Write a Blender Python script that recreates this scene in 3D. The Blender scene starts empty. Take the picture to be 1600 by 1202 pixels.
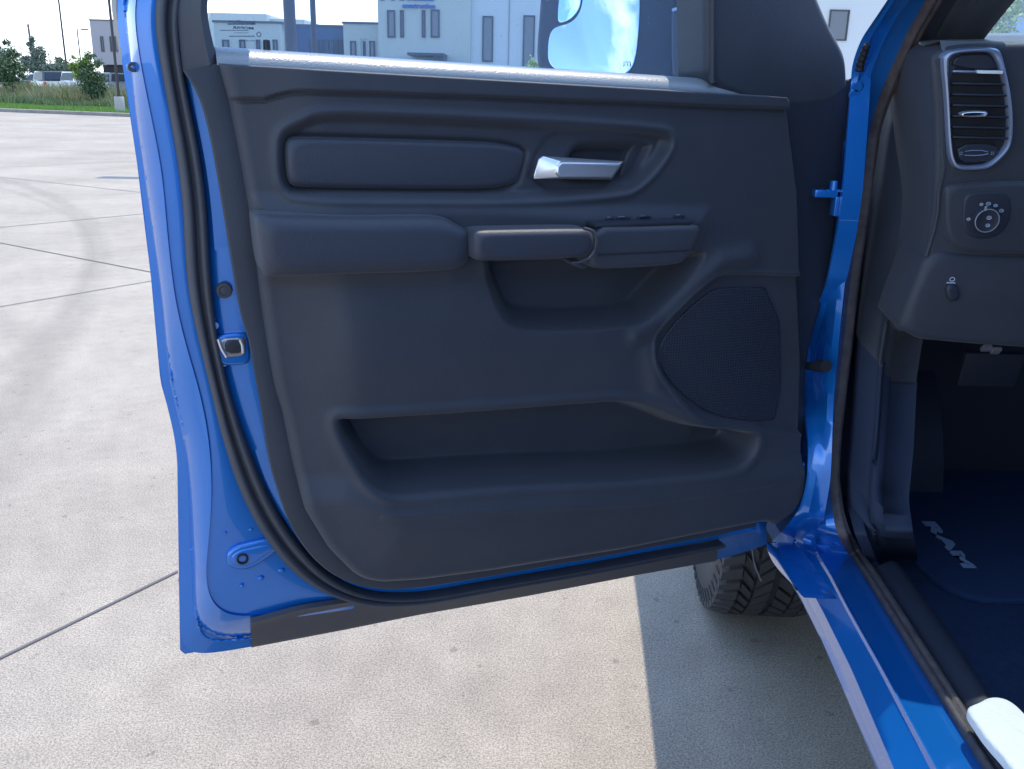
import bpy, bmesh, math, random
import numpy as np
from mathutils import Vector, Matrix
random.seed(7); RNG = np.random.default_rng(11)
PI = math.pi
# ------------------------------------------------------------------ camera
S = bpy.context.scene
CAMZ = 1.42
FPX = 1450.0; HOR = 140.0; ROLL = 0.022
p = math.atan((601 - HOR) / FPX)
Fv = np.array([0, math.cos(p), -math.sin(p)]); Uh = np.array([0, math.sin(p), math.cos(p)]); Xh = np.array([1., 0, 0])
Rv = Xh * math.cos(ROLL) + Uh * math.sin(ROLL); Uv = Uh * math.cos(ROLL) - Xh * math.sin(ROLL)
CAM = np.array([0, 0, CAMZ])
cd = bpy.data.cameras.new('camera'); cam = bpy.data.objects.new('camera', cd); S.collection.objects.link(cam)
cd.sensor_fit = 'HORIZONTAL'; cd.sensor_width = 36; cd.lens = 36 * FPX / 1600; cd.clip_start = .02; cd.clip_end = 3000
M = Matrix([[Rv[0], Uv[0], -Fv[0], 0], [Rv[1], Uv[1], -Fv[1], 0], [Rv[2], Uv[2], -Fv[2], CAMZ], [0, 0, 0, 1]])
cam.matrix_world = M; S.camera = cam
# ------------------------------------------------------------------ light
SUN_EL, SUN_AZ = math.radians(71), math.radians(29)      # azimuth measured from +Y towards +X
S.view_settings.view_transform = 'Standard'; S.view_settings.look = 'None'; S.view_settings.gamma = 1
S.view_settings.exposure = 1.38
sd = Vector((math.sin(SUN_AZ) * math.cos(SUN_EL), math.cos(SUN_AZ) * math.cos(SUN_EL), math.sin(SUN_EL)))
ld = bpy.data.lights.new('sun', 'SUN'); ld.energy = 1.85; ld.angle = math.radians(.5); ld.color = (1, .89, .73)
sun = bpy.data.objects.new('sun', ld); S.collection.objects.link(sun); sun.rotation_euler = sd.to_track_quat('Z', 'Y').to_euler()
W = bpy.data.worlds.new('World'); S.world = W; W.use_nodes = True
nt = W.node_tree; bg = nt.nodes['Background']; bg.inputs[1].default_value = .15
sky = nt.nodes.new('ShaderNodeTexSky'); sky.sky_type = 'NISHITA'; sky.sun_disc = False
sky.sun_elevation = SUN_EL; sky.sun_rotation = SUN_AZ; sky.air_density = 1.3; sky.dust_density = .4; sky.ozone_density = 4.5
tc = nt.nodes.new('ShaderNodeTexCoord'); mp = nt.nodes.new('ShaderNodeMapping'); mp.inputs['Scale'].default_value = (1, 1, 2.2); mp.inputs['Location'].default_value = (.35, .1, .2)
nz = nt.nodes.new('ShaderNodeTexNoise'); nz.inputs['Scale'].default_value = 2.6; nz.inputs['Detail'].default_value = 9; nz.inputs['Roughness'].default_value = .55
rp = nt.nodes.new('ShaderNodeValToRGB'); rp.color_ramp.elements[0].position = .53; rp.color_ramp.elements[1].position = .74
mx = nt.nodes.new('ShaderNodeMixRGB'); mx.inputs[2].default_value = (6.2, 6.9, 7.9, 1)
L = nt.links.new
L(tc.outputs['Generated'], mp.inputs[0]); L(mp.outputs[0], nz.inputs['Vector']); L(nz.outputs['Fac'], rp.inputs[0]); sx = nt.nodes.new('ShaderNodeSeparateXYZ'); mr = nt.nodes.new('ShaderNodeMapRange'); mr.inputs[1].default_value = .04; mr.inputs[2].default_value = .24; mr.inputs[3].default_value = .85; mr.inputs[4].default_value = 0
mm = nt.nodes.new('ShaderNodeMath'); mm.operation = 'MAXIMUM'; L(tc.outputs['Generated'], sx.inputs[0]); L(sx.outputs[2], mr.inputs[0]); L(mr.outputs[0], mm.inputs[0]); L(rp.outputs[0], mm.inputs[1]); L(mm.outputs[0], mx.inputs[0]); L(sky.outputs[0], mx.inputs[1]); L(mx.outputs[0], bg.inputs[0])

# ------------------------------------------------------------------ helpers
def ray(x, y): return Fv + (x - 800) / FPX * Rv - (y - 601) / FPX * Uv
def at_z(x, y, z):                       # pixel -> point at world height z
    d = ray(x, y); return CAM + d * ((z - CAMZ) / d[2])
def at_y(x, y, Y):                       # pixel -> point at world depth Y
    d = ray(x, y); return CAM + d * (Y / d[1])
class Frame:
    """a plane with origin o, axes e1 e2 and normal n; un() turns a traced pixel into plane coordinates at offset d"""
    def __init__(s, o, e1, e2, n): s.o, s.e1, s.e2, s.n = [np.array(v, float) for v in (o, e1, e2, n)]
    def un(s, x, y, d=0):
        r = ray(x, y); t = (d - (CAM - s.o) @ s.n) / (r @ s.n); P = CAM + r * t - s.o
        return np.array([P @ s.e1, P @ s.e2])
    def to(s, a, b, d): return s.o + np.asarray(a)[..., None] * s.e1 + np.asarray(b)[..., None] * s.e2 + np.asarray(d)[..., None] * s.n
def unit(v): v = np.array(v, float); return v / np.linalg.norm(v)
A_ = at_z(281, 1030, CAMZ - .85); B_ = at_z(1200, 860, CAMZ - .85)
es = unit((A_ - B_) * [1, 1, 0]); nd = np.array([-es[1], es[0], 0])
if nd[1] > 0: nd = -nd
DOOR = Frame([B_[0], B_[1], CAMZ], es, [0, 0, 1], nd)          # e1: hinge -> latch, n: towards the cab
tf = unit([.045, 1, 0]); to_ = np.array([-tf[1], tf[0], 0])
SIDE = Frame([.515, 1.638, CAMZ], tf, [0, 0, 1], to_)           # truck side plane, n: outboard
DASH = Frame([.6, 1.36, CAMZ], [1, -.05, 0], unit([0, -.10, 1]), unit([-.05, -1, -.10]))
TRUCK = np.array([.515, 1.638, 0])

def resample(P, n, sm=0):
    P = np.asarray(P, float); dd = np.r_[0, np.cumsum(np.linalg.norm(np.diff(P, axis=0), axis=1))]
    t = np.linspace(0, dd[-1], n); Q = np.stack([np.interp(t, dd, P[:, k]) for k in range(P.shape[1])], 1)
    if sm:
        r = int(3 * sm); k = np.exp(-.5 * (np.arange(-r, r + 1) / sm) ** 2); k /= k.sum()
        E = np.concatenate([2 * Q[0] - Q[r:0:-1], Q, 2 * Q[-1] - Q[-2:-r - 2:-1]])
        Q = np.stack([np.convolve(E[:, j], k, 'valid') for j in range(Q.shape[1])], 1)
    return Q
def dcurve(pts, d, n=200, sm=4, pre=()):
    """door curve: traced pixels at depth d; pre = extra (s, z) points before them"""
    q = list(pre) + [tuple(DOOR.un(x, y, d)) for x, y in pts]
    q = resample(q, n, sm); return DOOR.to(q[:, 0], q[:, 1], np.full(n, d))

def link(name, me, mat, parent=None, smooth=True, loc=None):
    o = bpy.data.objects.new(name, me); S.collection.objects.link(o)
    if mat is not None:
        for m in (mat if isinstance(mat, (list, tuple)) else [mat]): me.materials.append(m)
    if smooth:
        me.polygons.foreach_set('use_smooth', [True] * len(me.polygons))
        if smooth == 'a': me.set_sharp_from_angle(angle=math.radians(35))
    if parent is not None: o.parent = parent
    if loc is not None: o.location = loc
    return o
ORG = {'o': np.zeros(3)}
def mesh(name, V, F, mat, parent=None, smooth='a'):
    me = bpy.data.meshes.new(name); V = np.asarray(V, float) - ORG['o']
    me.from_pydata([tuple(v) for v in V], [], [tuple(int(i) for i in f) for f in F]); me.update()
    return link(name, me, mat, parent, smooth)
class MB:
    def __init__(s): s.V = []; s.F = []; s.n = 0
    def add(s, V, F):
        V = np.asarray(V, float).reshape(-1, 3); s.V.append(V); s.F += [tuple(int(i) + s.n for i in f) for f in F]; s.n += len(V); return s
    def grid(s, G, closed_u=False):
        a, b = G.shape[:2]; F = []
        for i in range(a - 1):
            for j in range(b - (0 if closed_u else 1)):
                j2 = (j + 1) % b; F.append((i * b + j, i * b + j2, (i + 1) * b + j2, (i + 1) * b + j))
        return s.add(G, F)
    def box(s, c, h, ax=None, bev=0):
        ax = np.eye(3) if ax is None else np.array(ax, float)
        bm = bmesh.new(); bmesh.ops.create_cube(bm, size=2)
        for v in bm.verts: v.co = (v.co.x * h[0], v.co.y * h[1], v.co.z * h[2])
        if bev: bmesh.ops.bevel(bm, geom=bm.edges[:], offset=bev, segments=2, affect='EDGES', profile=.6)
        bm.verts.index_update()
        V = np.array([v.co[:] for v in bm.verts]) @ ax + np.asarray(c, float); F = [[v.index for v in f.verts] for f in bm.faces]; bm.free()
        return s.add(V, F)
    def tube(s, P, r, k=8, cap=True):
        P = np.asarray(P, float); n = len(P); r = np.broadcast_to(r, n); T = np.gradient(P, axis=0); up = np.array([0, 0, 1.]); G = []
        for i in range(n):
            t = unit(T[i]); a = np.cross(t, up)
            if np.linalg.norm(a) < .15: a = np.cross(t, [1, 0, 0])
            a = unit(a); b = np.cross(t, a); th = np.arange(k) * 2 * PI / k
            G.append(P[i] + r[i] * (np.cos(th)[:, None] * a + np.sin(th)[:, None] * b))
        s.grid(np.array(G), True)
        if cap: s.F += [tuple(range(s.n - k, s.n)), tuple(reversed(range(s.n - n * k, s.n - n * k + k)))]
        return s
    def build(s, name, mat, parent=None, smooth='a'): return mesh(name, np.concatenate(s.V), s.F, mat, parent, smooth)
def loft(name, curves, mat, parent=None, smooth=True, mb=None):
    G = np.array(curves); m = MB().grid(G) if mb is None else mb.grid(G)
    return m.build(name, mat, parent, smooth) if mb is None else m
def tag(o, label=None, cat=None, group=None, kind=None):
    if label: o['label'] = label
    if cat: o['category'] = cat
    if group: o['group'] = group
    if kind: o['kind'] = kind
    return o
def empty(name, loc):
    o = bpy.data.objects.new(name, None); S.collection.objects.link(o); o.location = loc; o.empty_display_size = .2; return o

def chaikin(P, k=2):
    P = np.asarray(P, float)
    for _ in range(k):
        Q = np.roll(P, -1, 0); P = np.stack([.75 * P + .25 * Q, .25 * P + .75 * Q], 1).reshape(-1, 2)
    return P
def closed_resample(P, n):
    P = np.vstack([P, P[:1]]); return resample(P, n + 1)[:-1]
def area(P): x, y = P.T; return .5 * np.sum(x * np.roll(y, -1) - y * np.roll(x, -1))
def slab(fr, pix, d0, d1, r=.006, rd=2, n=120, metric=False, k=5, mb=None, dd=None):
    """closed rounded slab on a frame: outline traced at d1, sides down to d0, rounded rim of radius r"""
    P = np.array(pix, float) if metric else np.array([fr.un(x, y, d1) for x, y in pix])
    P = closed_resample(chaikin(P, rd), n)
    if area(P) < 0: P = P[::-1]
    sg = 1 if d1 > d0 else -1; G = [fr.to(P[:, 0], P[:, 1], np.full(n, d0))]
    Q = P; last = 0; hs = np.linalg.norm(np.roll(P, -1, 0) - P, axis=1).mean()
    for i in range(k + 1):
        th = i / k * PI / 2; ins = r * (1 - math.cos(th)); ns_ = max(1, int((ins - last) / (hs * .12)) + 1) if i else 0
        for _ in range(ns_):                # inset in small steps, smoothing so that tight corners never fold over
            T = np.roll(Q, -1, 0) - np.roll(Q, 1, 0); T /= np.linalg.norm(T, axis=1)[:, None] + 1e-12
            Q = Q + np.stack([-T[:, 1], T[:, 0]], 1) * (ins - last) / ns_
            Q = Q * .5 + .25 * (np.roll(Q, 1, 0) + np.roll(Q, -1, 0)); Q = closed_resample(Q, n)
        last = ins; dv = d1 - sg * r + sg * r * math.sin(th)
        G.append(fr.to(Q[:, 0], Q[:, 1], np.full(n, dv)))
    m = mb or MB(); b0 = m.n; m.grid(np.array(G), True)
    m.F.append(tuple(range(m.n - n, m.n))); m.F.append(tuple(reversed(range(b0, b0 + n))))
    return m
def sdf(poly, X, Y):
    P = np.asarray(poly, float); Q = np.roll(P, -1, 0); D = np.full(X.shape, 1e9); ins = np.zeros(X.shape, bool)
    for (x0, y0), (x1, y1) in zip(P, Q):
        ex, ey = x1 - x0, y1 - y0; L2 = ex * ex + ey * ey + 1e-15
        t = np.clip(((X - x0) * ex + (Y - y0) * ey) / L2, 0, 1); D = np.minimum(D, (X - x0 - t * ex) ** 2 + (Y - y0 - t * ey) ** 2)
        c = ((y0 > Y) != (y1 > Y)); ins ^= c & (X < x0 + ex * (Y - y0) / (ey if abs(ey) > 1e-12 else 1e-12))
    D = np.sqrt(D); return np.where(ins, -D, D)
def linedist(pts, X, Y):
    D = np.full(X.shape, 1e9)
    for (x0, y0), (x1, y1) in zip(pts[:-1], pts[1:]):
        ex, ey = x1 - x0, y1 - y0; t = np.clip(((X - x0) * ex + (Y - y0) * ey) / (ex * ex + ey * ey + 1e-15), 0, 1)
        D = np.minimum(D, np.hypot(X - x0 - t * ex, Y - y0 - t * ey))
    return D
def sst(x): x = np.clip(x, 0, 1); return x * x * (3 - 2 * x)

# ------------------------------------------------------------------ materials
MAT = {}
def mat(name, col, rough=.5, metal=0, coat=0, bump=None, var=None, spec=.5, sheen=0, coatr=.03, tr=0):
    m = bpy.data.materials.new(name); m.use_nodes = True; t = m.node_tree; b = t.nodes['Principled BSDF']; lk = t.links.new
    b.inputs['Base Color'].default_value = (*col, 1); b.inputs['Roughness'].default_value = rough; b.inputs['Metallic'].default_value = metal
    b.inputs['Coat Weight'].default_value = coat; b.inputs['Coat Roughness'].default_value = coatr; b.inputs['Specular IOR Level'].default_value = spec
    if sheen: b.inputs['Sheen Weight'].default_value = sheen
    tcn = t.nodes.new('ShaderNodeTexCoord')
    if var:                                # (scale, colour2, contrast)
        n = t.nodes.new('ShaderNodeTexNoise'); n.inputs['Scale'].default_value = var[0]; n.inputs['Detail'].default_value = 6; n.inputs['Roughness'].default_value = .65
        r = t.nodes.new('ShaderNodeValToRGB'); r.color_ramp.elements[0].position = .5 - var[2]; r.color_ramp.elements[1].position = .5 + var[2]
        r.color_ramp.elements[0].color = (*col, 1); r.color_ramp.elements[1].color = (*var[1], 1)
        lk(tcn.outputs['Object'], n.inputs['Vector']); lk(n.outputs['Fac'], r.inputs[0]); lk(r.outputs[0], b.inputs['Base Color'])
    if bump:                               # (scale, strength, distance)
        n = t.nodes.new('ShaderNodeTexNoise'); n.inputs['Scale'].default_value = bump[0]; n.inputs['Detail'].default_value = 3
        bn = t.nodes.new('ShaderNodeBump'); bn.inputs['Strength'].default_value = bump[1]; bn.inputs['Distance'].default_value = bump[2]
        lk(tcn.outputs['Object'], n.inputs['Vector']); lk(n.outputs['Fac'], bn.inputs['Height']); lk(bn.outputs[0], b.inputs['Normal'])
    MAT[name] = m; return m
paint = mat('blue_paint', (.007, .165, .58), .26, .35, 1, bump=(6, .04, .01), coatr=.02)
plastic = mat('charcoal_plastic', (.027, .034, .050), .56, bump=(520, .30, .0012), var=(14, (.036, .043, .060), .25), sheen=.12)
plast_d = mat('black_plastic', (.022, .028, .045), .5, bump=(600, .25, .001))
leather = mat('grey_leatherette', (.030, .037, .057), .52, bump=(380, .35, .0012), sheen=.12)
rubber = mat('seal_rubber', (.052, .058, .078), .62, bump=(300, .3, .0012), var=(30, (.066, .068, .078), .2))
rubber_b = mat('brown_grey_seal', (.055, .05, .058), .6, bump=(500, .5, .0015), var=(50, (.12, .10, .10), .18))
chrome = mat('satin_chrome', (.78, .81, .86), .30, .75)
satin = mat('satin_silver_trim', (.33, .40, .55), .34, .6)
silver = mat('mat_letter_silver', (.33, .42, .58), .5)
white_ink = mat('white_ink', (.5, .58, .72), .5)
ink = mat('dark_ink', (.05, .08, .14), .6)
carpet = mat('black_carpet', (.026, .046, .10), .95, bump=(700, .8, .004), var=(60, (.034, .058, .125), .2), spec=.1)
mirror_m = mat('mirror_silvering', (.86, .92, .97), .015, 1)
hole = mat('dark_hole', (.01, .012, .018), .7)
# thin panes: clear or tinted, with a fresnel gloss
def glass(name, tint, gloss=.9, dust=0):
    m = bpy.data.materials.new(name); m.use_nodes = True; t = m.node_tree; t.nodes.clear(); lk = t.links.new
    o = t.nodes.new('ShaderNodeOutputMaterial'); tb = t.nodes.new('ShaderNodeBsdfTransparent'); tb.inputs[0].default_value = (*tint, 1)
    g = t.nodes.new('ShaderNodeBsdfGlossy'); g.inputs['Roughness'].default_value = .01; lw = t.nodes.new('ShaderNodeLayerWeight'); lw.inputs[0].default_value = .5; pw = t.nodes.new('ShaderNodeMath'); pw.operation = 'POWER'; pw.inputs[1].default_value = 4; lk(lw.outputs['Facing'], pw.inputs[0]); fr = t.nodes.new('ShaderNodeMath'); fr.operation = 'MULTIPLY_ADD'; fr.inputs[1].default_value = .5; fr.inputs[2].default_value = .02; lk(pw.outputs[0], fr.inputs[0])
    x = t.nodes.new('ShaderNodeMixShader'); lk(fr.outputs[0], x.inputs[0]); lk(tb.outputs[0], x.inputs[1]); lk(g.outputs[0], x.inputs[2])
    last = x
    if dust:
        df = t.nodes.new('ShaderNodeBsdfDiffuse'); df.inputs[0].default_value = (.55, .68, .9, 1); tr = t.nodes.new('ShaderNodeBsdfTranslucent'); tr.inputs[0].default_value = (.50, .66, .95, 1)
        a = t.nodes.new('ShaderNodeMixShader'); a.inputs[0].default_value = .5; lk(df.outputs[0], a.inputs[1]); lk(tr.outputs[0], a.inputs[2])
        n = t.nodes.new('ShaderNodeTexNoise'); n.inputs['Scale'].default_value = 260; n.inputs['Detail'].default_value = 2; c = t.nodes.new('ShaderNodeTexCoord'); lk(c.outputs['Object'], n.inputs['Vector'])
        r = t.nodes.new('ShaderNodeMapRange'); r.inputs[1].default_value = .68; r.inputs[2].default_value = .78; r.inputs[3].default_value = dust; r.inputs[4].default_value = dust + .25; lk(n.outputs['Fac'], r.inputs[0])
        y = t.nodes.new('ShaderNodeMixShader'); lk(r.outputs[0], y.inputs[0]); lk(x.outputs[0], y.inputs[1]); lk(a.outputs[0], y.inputs[2]); last = y
    lk(last.outputs[0], o.inputs[0]); MAT[name] = m; return m
pane = glass('dusty_door_glass', (.80, .90, .98), dust=.06)
wind = glass('windscreen_glass', (.88, .95, .97), dust=.10)

# ground concrete
def concrete():
    m = bpy.data.materials.new('exposed_aggregate_concrete'); m.use_nodes = True; t = m.node_tree; b = t.nodes['Principled BSDF']; lk = t.links.new
    c = t.nodes.new('ShaderNodeTexCoord')
    def noise(s, d=4, r=.6):
        n = t.nodes.new('ShaderNodeTexNoise'); n.inputs['Scale'].default_value = s; n.inputs['Detail'].default_value = d; n.inputs['Roughness'].default_value = r; lk(c.outputs['Object'], n.inputs['Vector']); return n
    def ramp(n, p0, p1, c0, c1):
        r = t.nodes.new('ShaderNodeValToRGB'); r.color_ramp.elements[0].position = p0; r.color_ramp.elements[1].position = p1; r.color_ramp.elements[0].color = (*c0, 1); r.color_ramp.elements[1].color = (*c1, 1); lk(n.outputs['Fac'], r.inputs[0]); return r
    def mul(a, b_, f=1, mode='MULTIPLY'):
        x = t.nodes.new('ShaderNodeMixRGB'); x.blend_type = mode; x.inputs[0].default_value = f; lk(a.outputs[0], x.inputs[1]); lk(b_.outputs[0], x.inputs[2]); return x
    grain = ramp(noise(190, 3, .8), .41, .58, (.225, .197, .165), (.42, .378, .325))
    dots = ramp(noise(330, 1, .5), .32, .40, (.42, .40, .39), (1, 1, 1))
    blot = ramp(noise(.55, 7, .72), .36, .62, (.82, .80, .80), (1.08, 1.08, 1.07))
    mid = ramp(noise(9, 5, .7), .32, .68, (.90, .90, .90), (1.07, 1.07, 1.06))
    st = ramp(noise(26, 2, .4), .26, .30, (.72, .70, .68), (1, 1, 1))
    x = mul(mul(mul(mul(grain, dots), blot), mid), st)
    # tyre marks: worn arcs left by turning cars
    for (pa, pb, pc), w, dk in ((((95, 315), (153, 400), (70, 560)), .09, .86), (((95, 330), (140, 400), (40, 545)), .05, .90), (((-60, 470), (60, 560), (-40, 760)), .10, .90)):
        a, b2, c3 = [at_z(x_, y_, 0)[:2] for x_, y_ in (pa, pb, pc)]
        Am = 2 * np.array([b2 - a, c3 - a]); rhs = np.array([b2 @ b2 - a @ a, c3 @ c3 - a @ a]); ce = np.linalg.solve(Am, rhs); rad = np.linalg.norm(a - ce)
        vd = t.nodes.new('ShaderNodeVectorMath'); vd.operation = 'DISTANCE'; vd.inputs[1].default_value = (ce[0], ce[1], 0); lk(c.outputs['Object'], vd.inputs[0])
        m1_ = t.nodes.new('ShaderNodeMath'); m1_.operation = 'SUBTRACT'; m1_.inputs[1].default_value = rad; lk(vd.outputs['Value'], m1_.inputs[0])
        m2_ = t.nodes.new('ShaderNodeMath'); m2_.operation = 'ABSOLUTE'; lk(m1_.outputs[0], m2_.inputs[0])
        m3_ = t.nodes.new('ShaderNodeMapRange'); m3_.inputs[1].default_value = w * .5; m3_.inputs[2].default_value = w * 1.6; m3_.inputs[3].default_value = dk; m3_.inputs[4].default_value = 1; lk(m2_.outputs[0], m3_.inputs[0]); x = mul(x, m3_)
    lk(x.outputs[0], b.inputs['Base Color']); b.inputs['Roughness'].default_value = .85
    bn = t.nodes.new('ShaderNodeBump'); bn.inputs['Strength'].default_value = .3; bn.inputs['Distance'].default_value = .002; lk(noise(170, 3, .7).outputs['Fac'], bn.inputs['Height']); lk(bn.outputs[0], b.inputs['Normal'])
    return m
CONC = concrete()
asph = mat('joint_filler', (.12, .11, .115), .9)
kerbm = mat('kerb_concrete', (.20, .19, .18), .9, var=(3, (.27, .25, .24), .2), bump=(60, .4, .01))
dirt = mat('soil', (.10, .12, .04), .95, var=(1.5, (.13, .17, .05), .2))

# ------------------------------------------------------------------ ground
ORG['o'] = np.zeros(3)
K0 = at_z(0, 175, 0)[:2]; K1 = at_z(200, 183, 0)[:2]; kd = unit(K1 - K0); kn = np.array([-kd[1], kd[0]])
if kn[1] < 0: kn = -kn
def kp(a, b, z=0): q = K0 + kd * a + kn * b; return [q[0], q[1], z]
tag(mesh('parking_lot', [kp(-160, 0), kp(160, 0), kp(160, -160), kp(-160, -160)], [(0, 3, 2, 1)], CONC, smooth=False), kind='structure')
# kerb: a real step, then the verge ground behind it
m = MB(); m.add([kp(-160, 0, -.05), kp(160, 0, -.05), kp(160, 0, .13), kp(-160, 0, .13), kp(160, .04, .15), kp(-160, .04, .15), kp(160, .18, .15), kp(-160, .18, .15), kp(160, .18, -.05), kp(-160, .18, -.05)],
                [(0, 1, 2, 3), (3, 2, 4, 5), (5, 4, 6, 7), (7, 6, 8, 9)])
tag(m.build('kerb', kerbm, smooth=False), kind='structure')
tag(mesh('verge_ground', [kp(-160, .18, .14), kp(160, .18, .14), kp(160, 19, .14), kp(-160, 19, .14)], [(0, 1, 2, 3)], dirt, smooth=False), kind='structure')
tag(mesh('far_ground', [kp(-900, 19, .10), kp(900, 19, .10), kp(900, 900, .10), kp(-900, 900, .10)], [(0, 1, 2, 3)], mat('far_lot_paving', (.34, .33, .32), .9, var=(.3, (.42, .41, .39), .3)), smooth=False), kind='structure')
# slab joints
def strip(p0, p1, w, ext0=0, ext1=0):
    p0 = np.array(p0, float); p1 = np.array(p1, float); u = unit(p1 - p0); p0 = p0 - u * ext0; p1 = p1 + u * ext1; v = np.array([-u[1], u[0]]) * w / 2
    return [[*(p0 - v), .004], [*(p1 - v), .004], [*(p1 + v), .004], [*(p0 + v), .004]]
m = MB()
gx = lambda x, y: at_z(x, y, 0)[:2]
for a, b, w, e0, e1 in ((gx(0, 380), gx(232, 425), .014, 25, 25), (gx(0, 480), gx(235, 440), .012, 8, 60), (gx(0, 1030), gx(280, 893), .010, 3, 60), (gx(0, 277), gx(219, 301), .016, 25, 25), (gx(0, 356), gx(219, 335), .016, 25, 60),
                    (gx(0, 232), gx(205, 240), .02, 30, 30), (gx(0, 262), gx(215, 252), .02, 30, 60)):
    m.add(strip(a, b, w, e0, e1), [(0, 1, 2, 3)])
tag(m.build('pavement_joints', asph, smooth=False), kind='structure')

# grass: real blades as one stuff object
def blades(name, a0, a1, b0, b1, n, hmin, hmax, w, mats, lean=.25, z=.14):
    a = RNG.uniform(a0, a1, n); b = RNG.uniform(b0, b1, n); h = RNG.uniform(hmin, hmax, n) * (1 + .22 * np.sin(a * .9) + .18 * np.sin(a * .37 + b)); th = RNG.uniform(0, 2 * PI, n); ln = RNG.normal(0, lean, (n, 2)) * h[:, None]
    base = K0 + a[:, None] * kd + b[:, None] * kn; dx = np.stack([np.cos(th), np.sin(th)], 1) * w / 2
    V = np.zeros((n, 4, 3)); V[:, 0, :2] = base - dx; V[:, 1, :2] = base + dx; V[:, 2, :2] = base + dx * .6 + ln * .5; V[:, 3, :2] = base + ln
    V[:, 0:2, 2] = z; V[:, 2, 2] = z + h * .6; V[:, 3, 2] = z + h
    F = []
    for i in range(n): F += [(4 * i, 4 * i + 1, 4 * i + 2), (4 * i, 4 * i + 2, 4 * i + 3)]
    me = bpy.data.meshes.new(name); me.from_pydata(V.reshape(-1, 3).tolist(), [], F); o = link(name, me, mats, smooth=False)
    me.polygons.foreach_set('material_index', np.repeat(RNG.integers(0, len(mats), n), 2).tolist()); return o
gm = [mat('mown_grass_a', (.13, .26, .045), .8), mat('mown_grass_b', (.18, .32, .06), .8)]
tm = [mat('tall_grass_straw', (.34, .31, .17), .9), mat('tall_grass_tan', (.26, .27, .12), .9), mat('tall_grass_green', (.15, .22, .06), .9), mat('tall_grass_seed', (.38, .32, .22), .9)]
tg = [mat('weed_green', (.11, .18, .06), .9), mat('weed_bluegreen', (.12, .19, .10), .9), tm[1]]
tag(blades('mown_grass', -14, 24, .25, 5.2, 40000, .05, .12, .03, gm), 'bright green strip of short mown grass along the kerb', 'grass', kind='stuff')
tag(blades('tall_grass', -14, 24, 7, 17, 36000, .45, 1.0, .03, tm), 'tall dry meadow grass in front of the parked cars', 'grass', kind='stuff')
tag(blades('low_weeds', -14, 24, 5, 7.5, 14000, .2, .5, .05, tg), 'low green weeds between the mown strip and the tall grass', 'weeds', kind='stuff')

# ------------------------------------------------------------------ trees
bark = mat('bark', (.10, .08, .06), .9)
def leafm(n, a, b): return [mat(n + '_dark', a, .6), mat(n + '_light', b, .6)]
lf_d = leafm('leaf_deep', (.06, .11, .055), (.10, .165, .075)); lf_y = leafm('leaf_fresh', (.14, .23, .05), (.24, .34, .08)); lf_g = leafm('leaf_grey', (.11, .155, .12), (.15, .20, .15)); lf_p = leafm('leaf_pale', (.30, .40, .14), (.52, .60, .26))
def tree(name, base, H, blobs, mats, n, ls, label, trunk_r=.06, group=None, mat_pick=None, gaps=.35):
    """blobs: (dx, dy, z, r) foliage clumps; leaves spread through each clump, denser outside"""
    t = tag(empty(name, base), label, 'tree', group); ORG['o'] = np.array(base, float); base = np.array(base, float)
    m = MB(); top = base + [0, 0, H * .85]; m.tube([base, base + [.02, 0, H * .4], base + [-.03, .02, H * .7], top], [trunk_r, trunk_r * .75, trunk_r * .45, trunk_r * .15], 7)
    for dx, dy, z, r in blobs:
        a = base + [0, 0, max(.2, z - r * .9)]; m.tube([a, (a + base + [dx, dy, z]) / 2 + [0, 0, -.05], base + [dx, dy, z + r * .3]], [trunk_r * .5, trunk_r * .3, trunk_r * .1], 5)
    m.build('trunk', bark, t)
    P = []; mi = []
    vol = np.array([b[3] ** 2 for b in blobs]); vol = vol / vol.sum()
    for k, (dx, dy, z, r) in enumerate(blobs):
        q = int(n * vol[k]); nsub = 16; cs = RNG.normal(0, 1, (nsub, 3)); cs /= np.linalg.norm(cs, axis=1)[:, None]; cs *= r * RNG.uniform(.35, .95, (nsub, 1))
        c = cs[RNG.integers(0, nsub, q)] + RNG.normal(0, r * (.28 - .1 * gaps), (q, 3)); P.append(base + [dx, dy, z] + c * [1, 1, .95]); mi.append(np.full(q, mat_pick[k] if mat_pick else -1))
    P = np.concatenate(P); mi = np.concatenate(mi); n = len(P)
    a = RNG.normal(0, 1, (n, 3)); a /= np.linalg.norm(a, axis=1)[:, None]; b = np.cross(a, RNG.normal(0, 1, (n, 3))); b /= np.linalg.norm(b, axis=1)[:, None]
    sz = ls * RNG.uniform(.6, 1.3, (n, 1)); V = np.stack([P - a * sz, P + b * sz * .55, P + a * sz, P - b * sz * .55], 1).reshape(-1, 3) - base
    me = bpy.data.meshes.new('crown'); me.from_pydata(V.tolist(), [], [(4 * i, 4 * i + 1, 4 * i + 2, 4 * i + 3) for i in range(n)])
    o = link('crown', me, mats, t, smooth=False); r2 = RNG.integers(0, 2, n); me.polygons.foreach_set('material_index', np.where(mi < 0, r2, mi * 2 + r2).astype(int).tolist())
    return t
def gp(px, Y, z=.14):                      # ground spot seen in column px at depth Y
    d = ray(px, 140); q = CAM + d * (Y / d[1]); return [q[0], q[1], z]
tree('young_tree', gp(20, 55), 3.3, [(0, 0, 1.9, .75), (-.3, 0, 1.3, .6), (.35, 0, 1.7, .5), (.1, 0, 2.7, .4), (.4, 0, 2.5, .25), (-.55, .2, 2.0, .5), (0, 0, 3.2, .22)], lf_d, 3800, .075, 'young dark green tree on a thin bare trunk nearest the left edge', .05, 'trees beyond the kerb')
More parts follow.
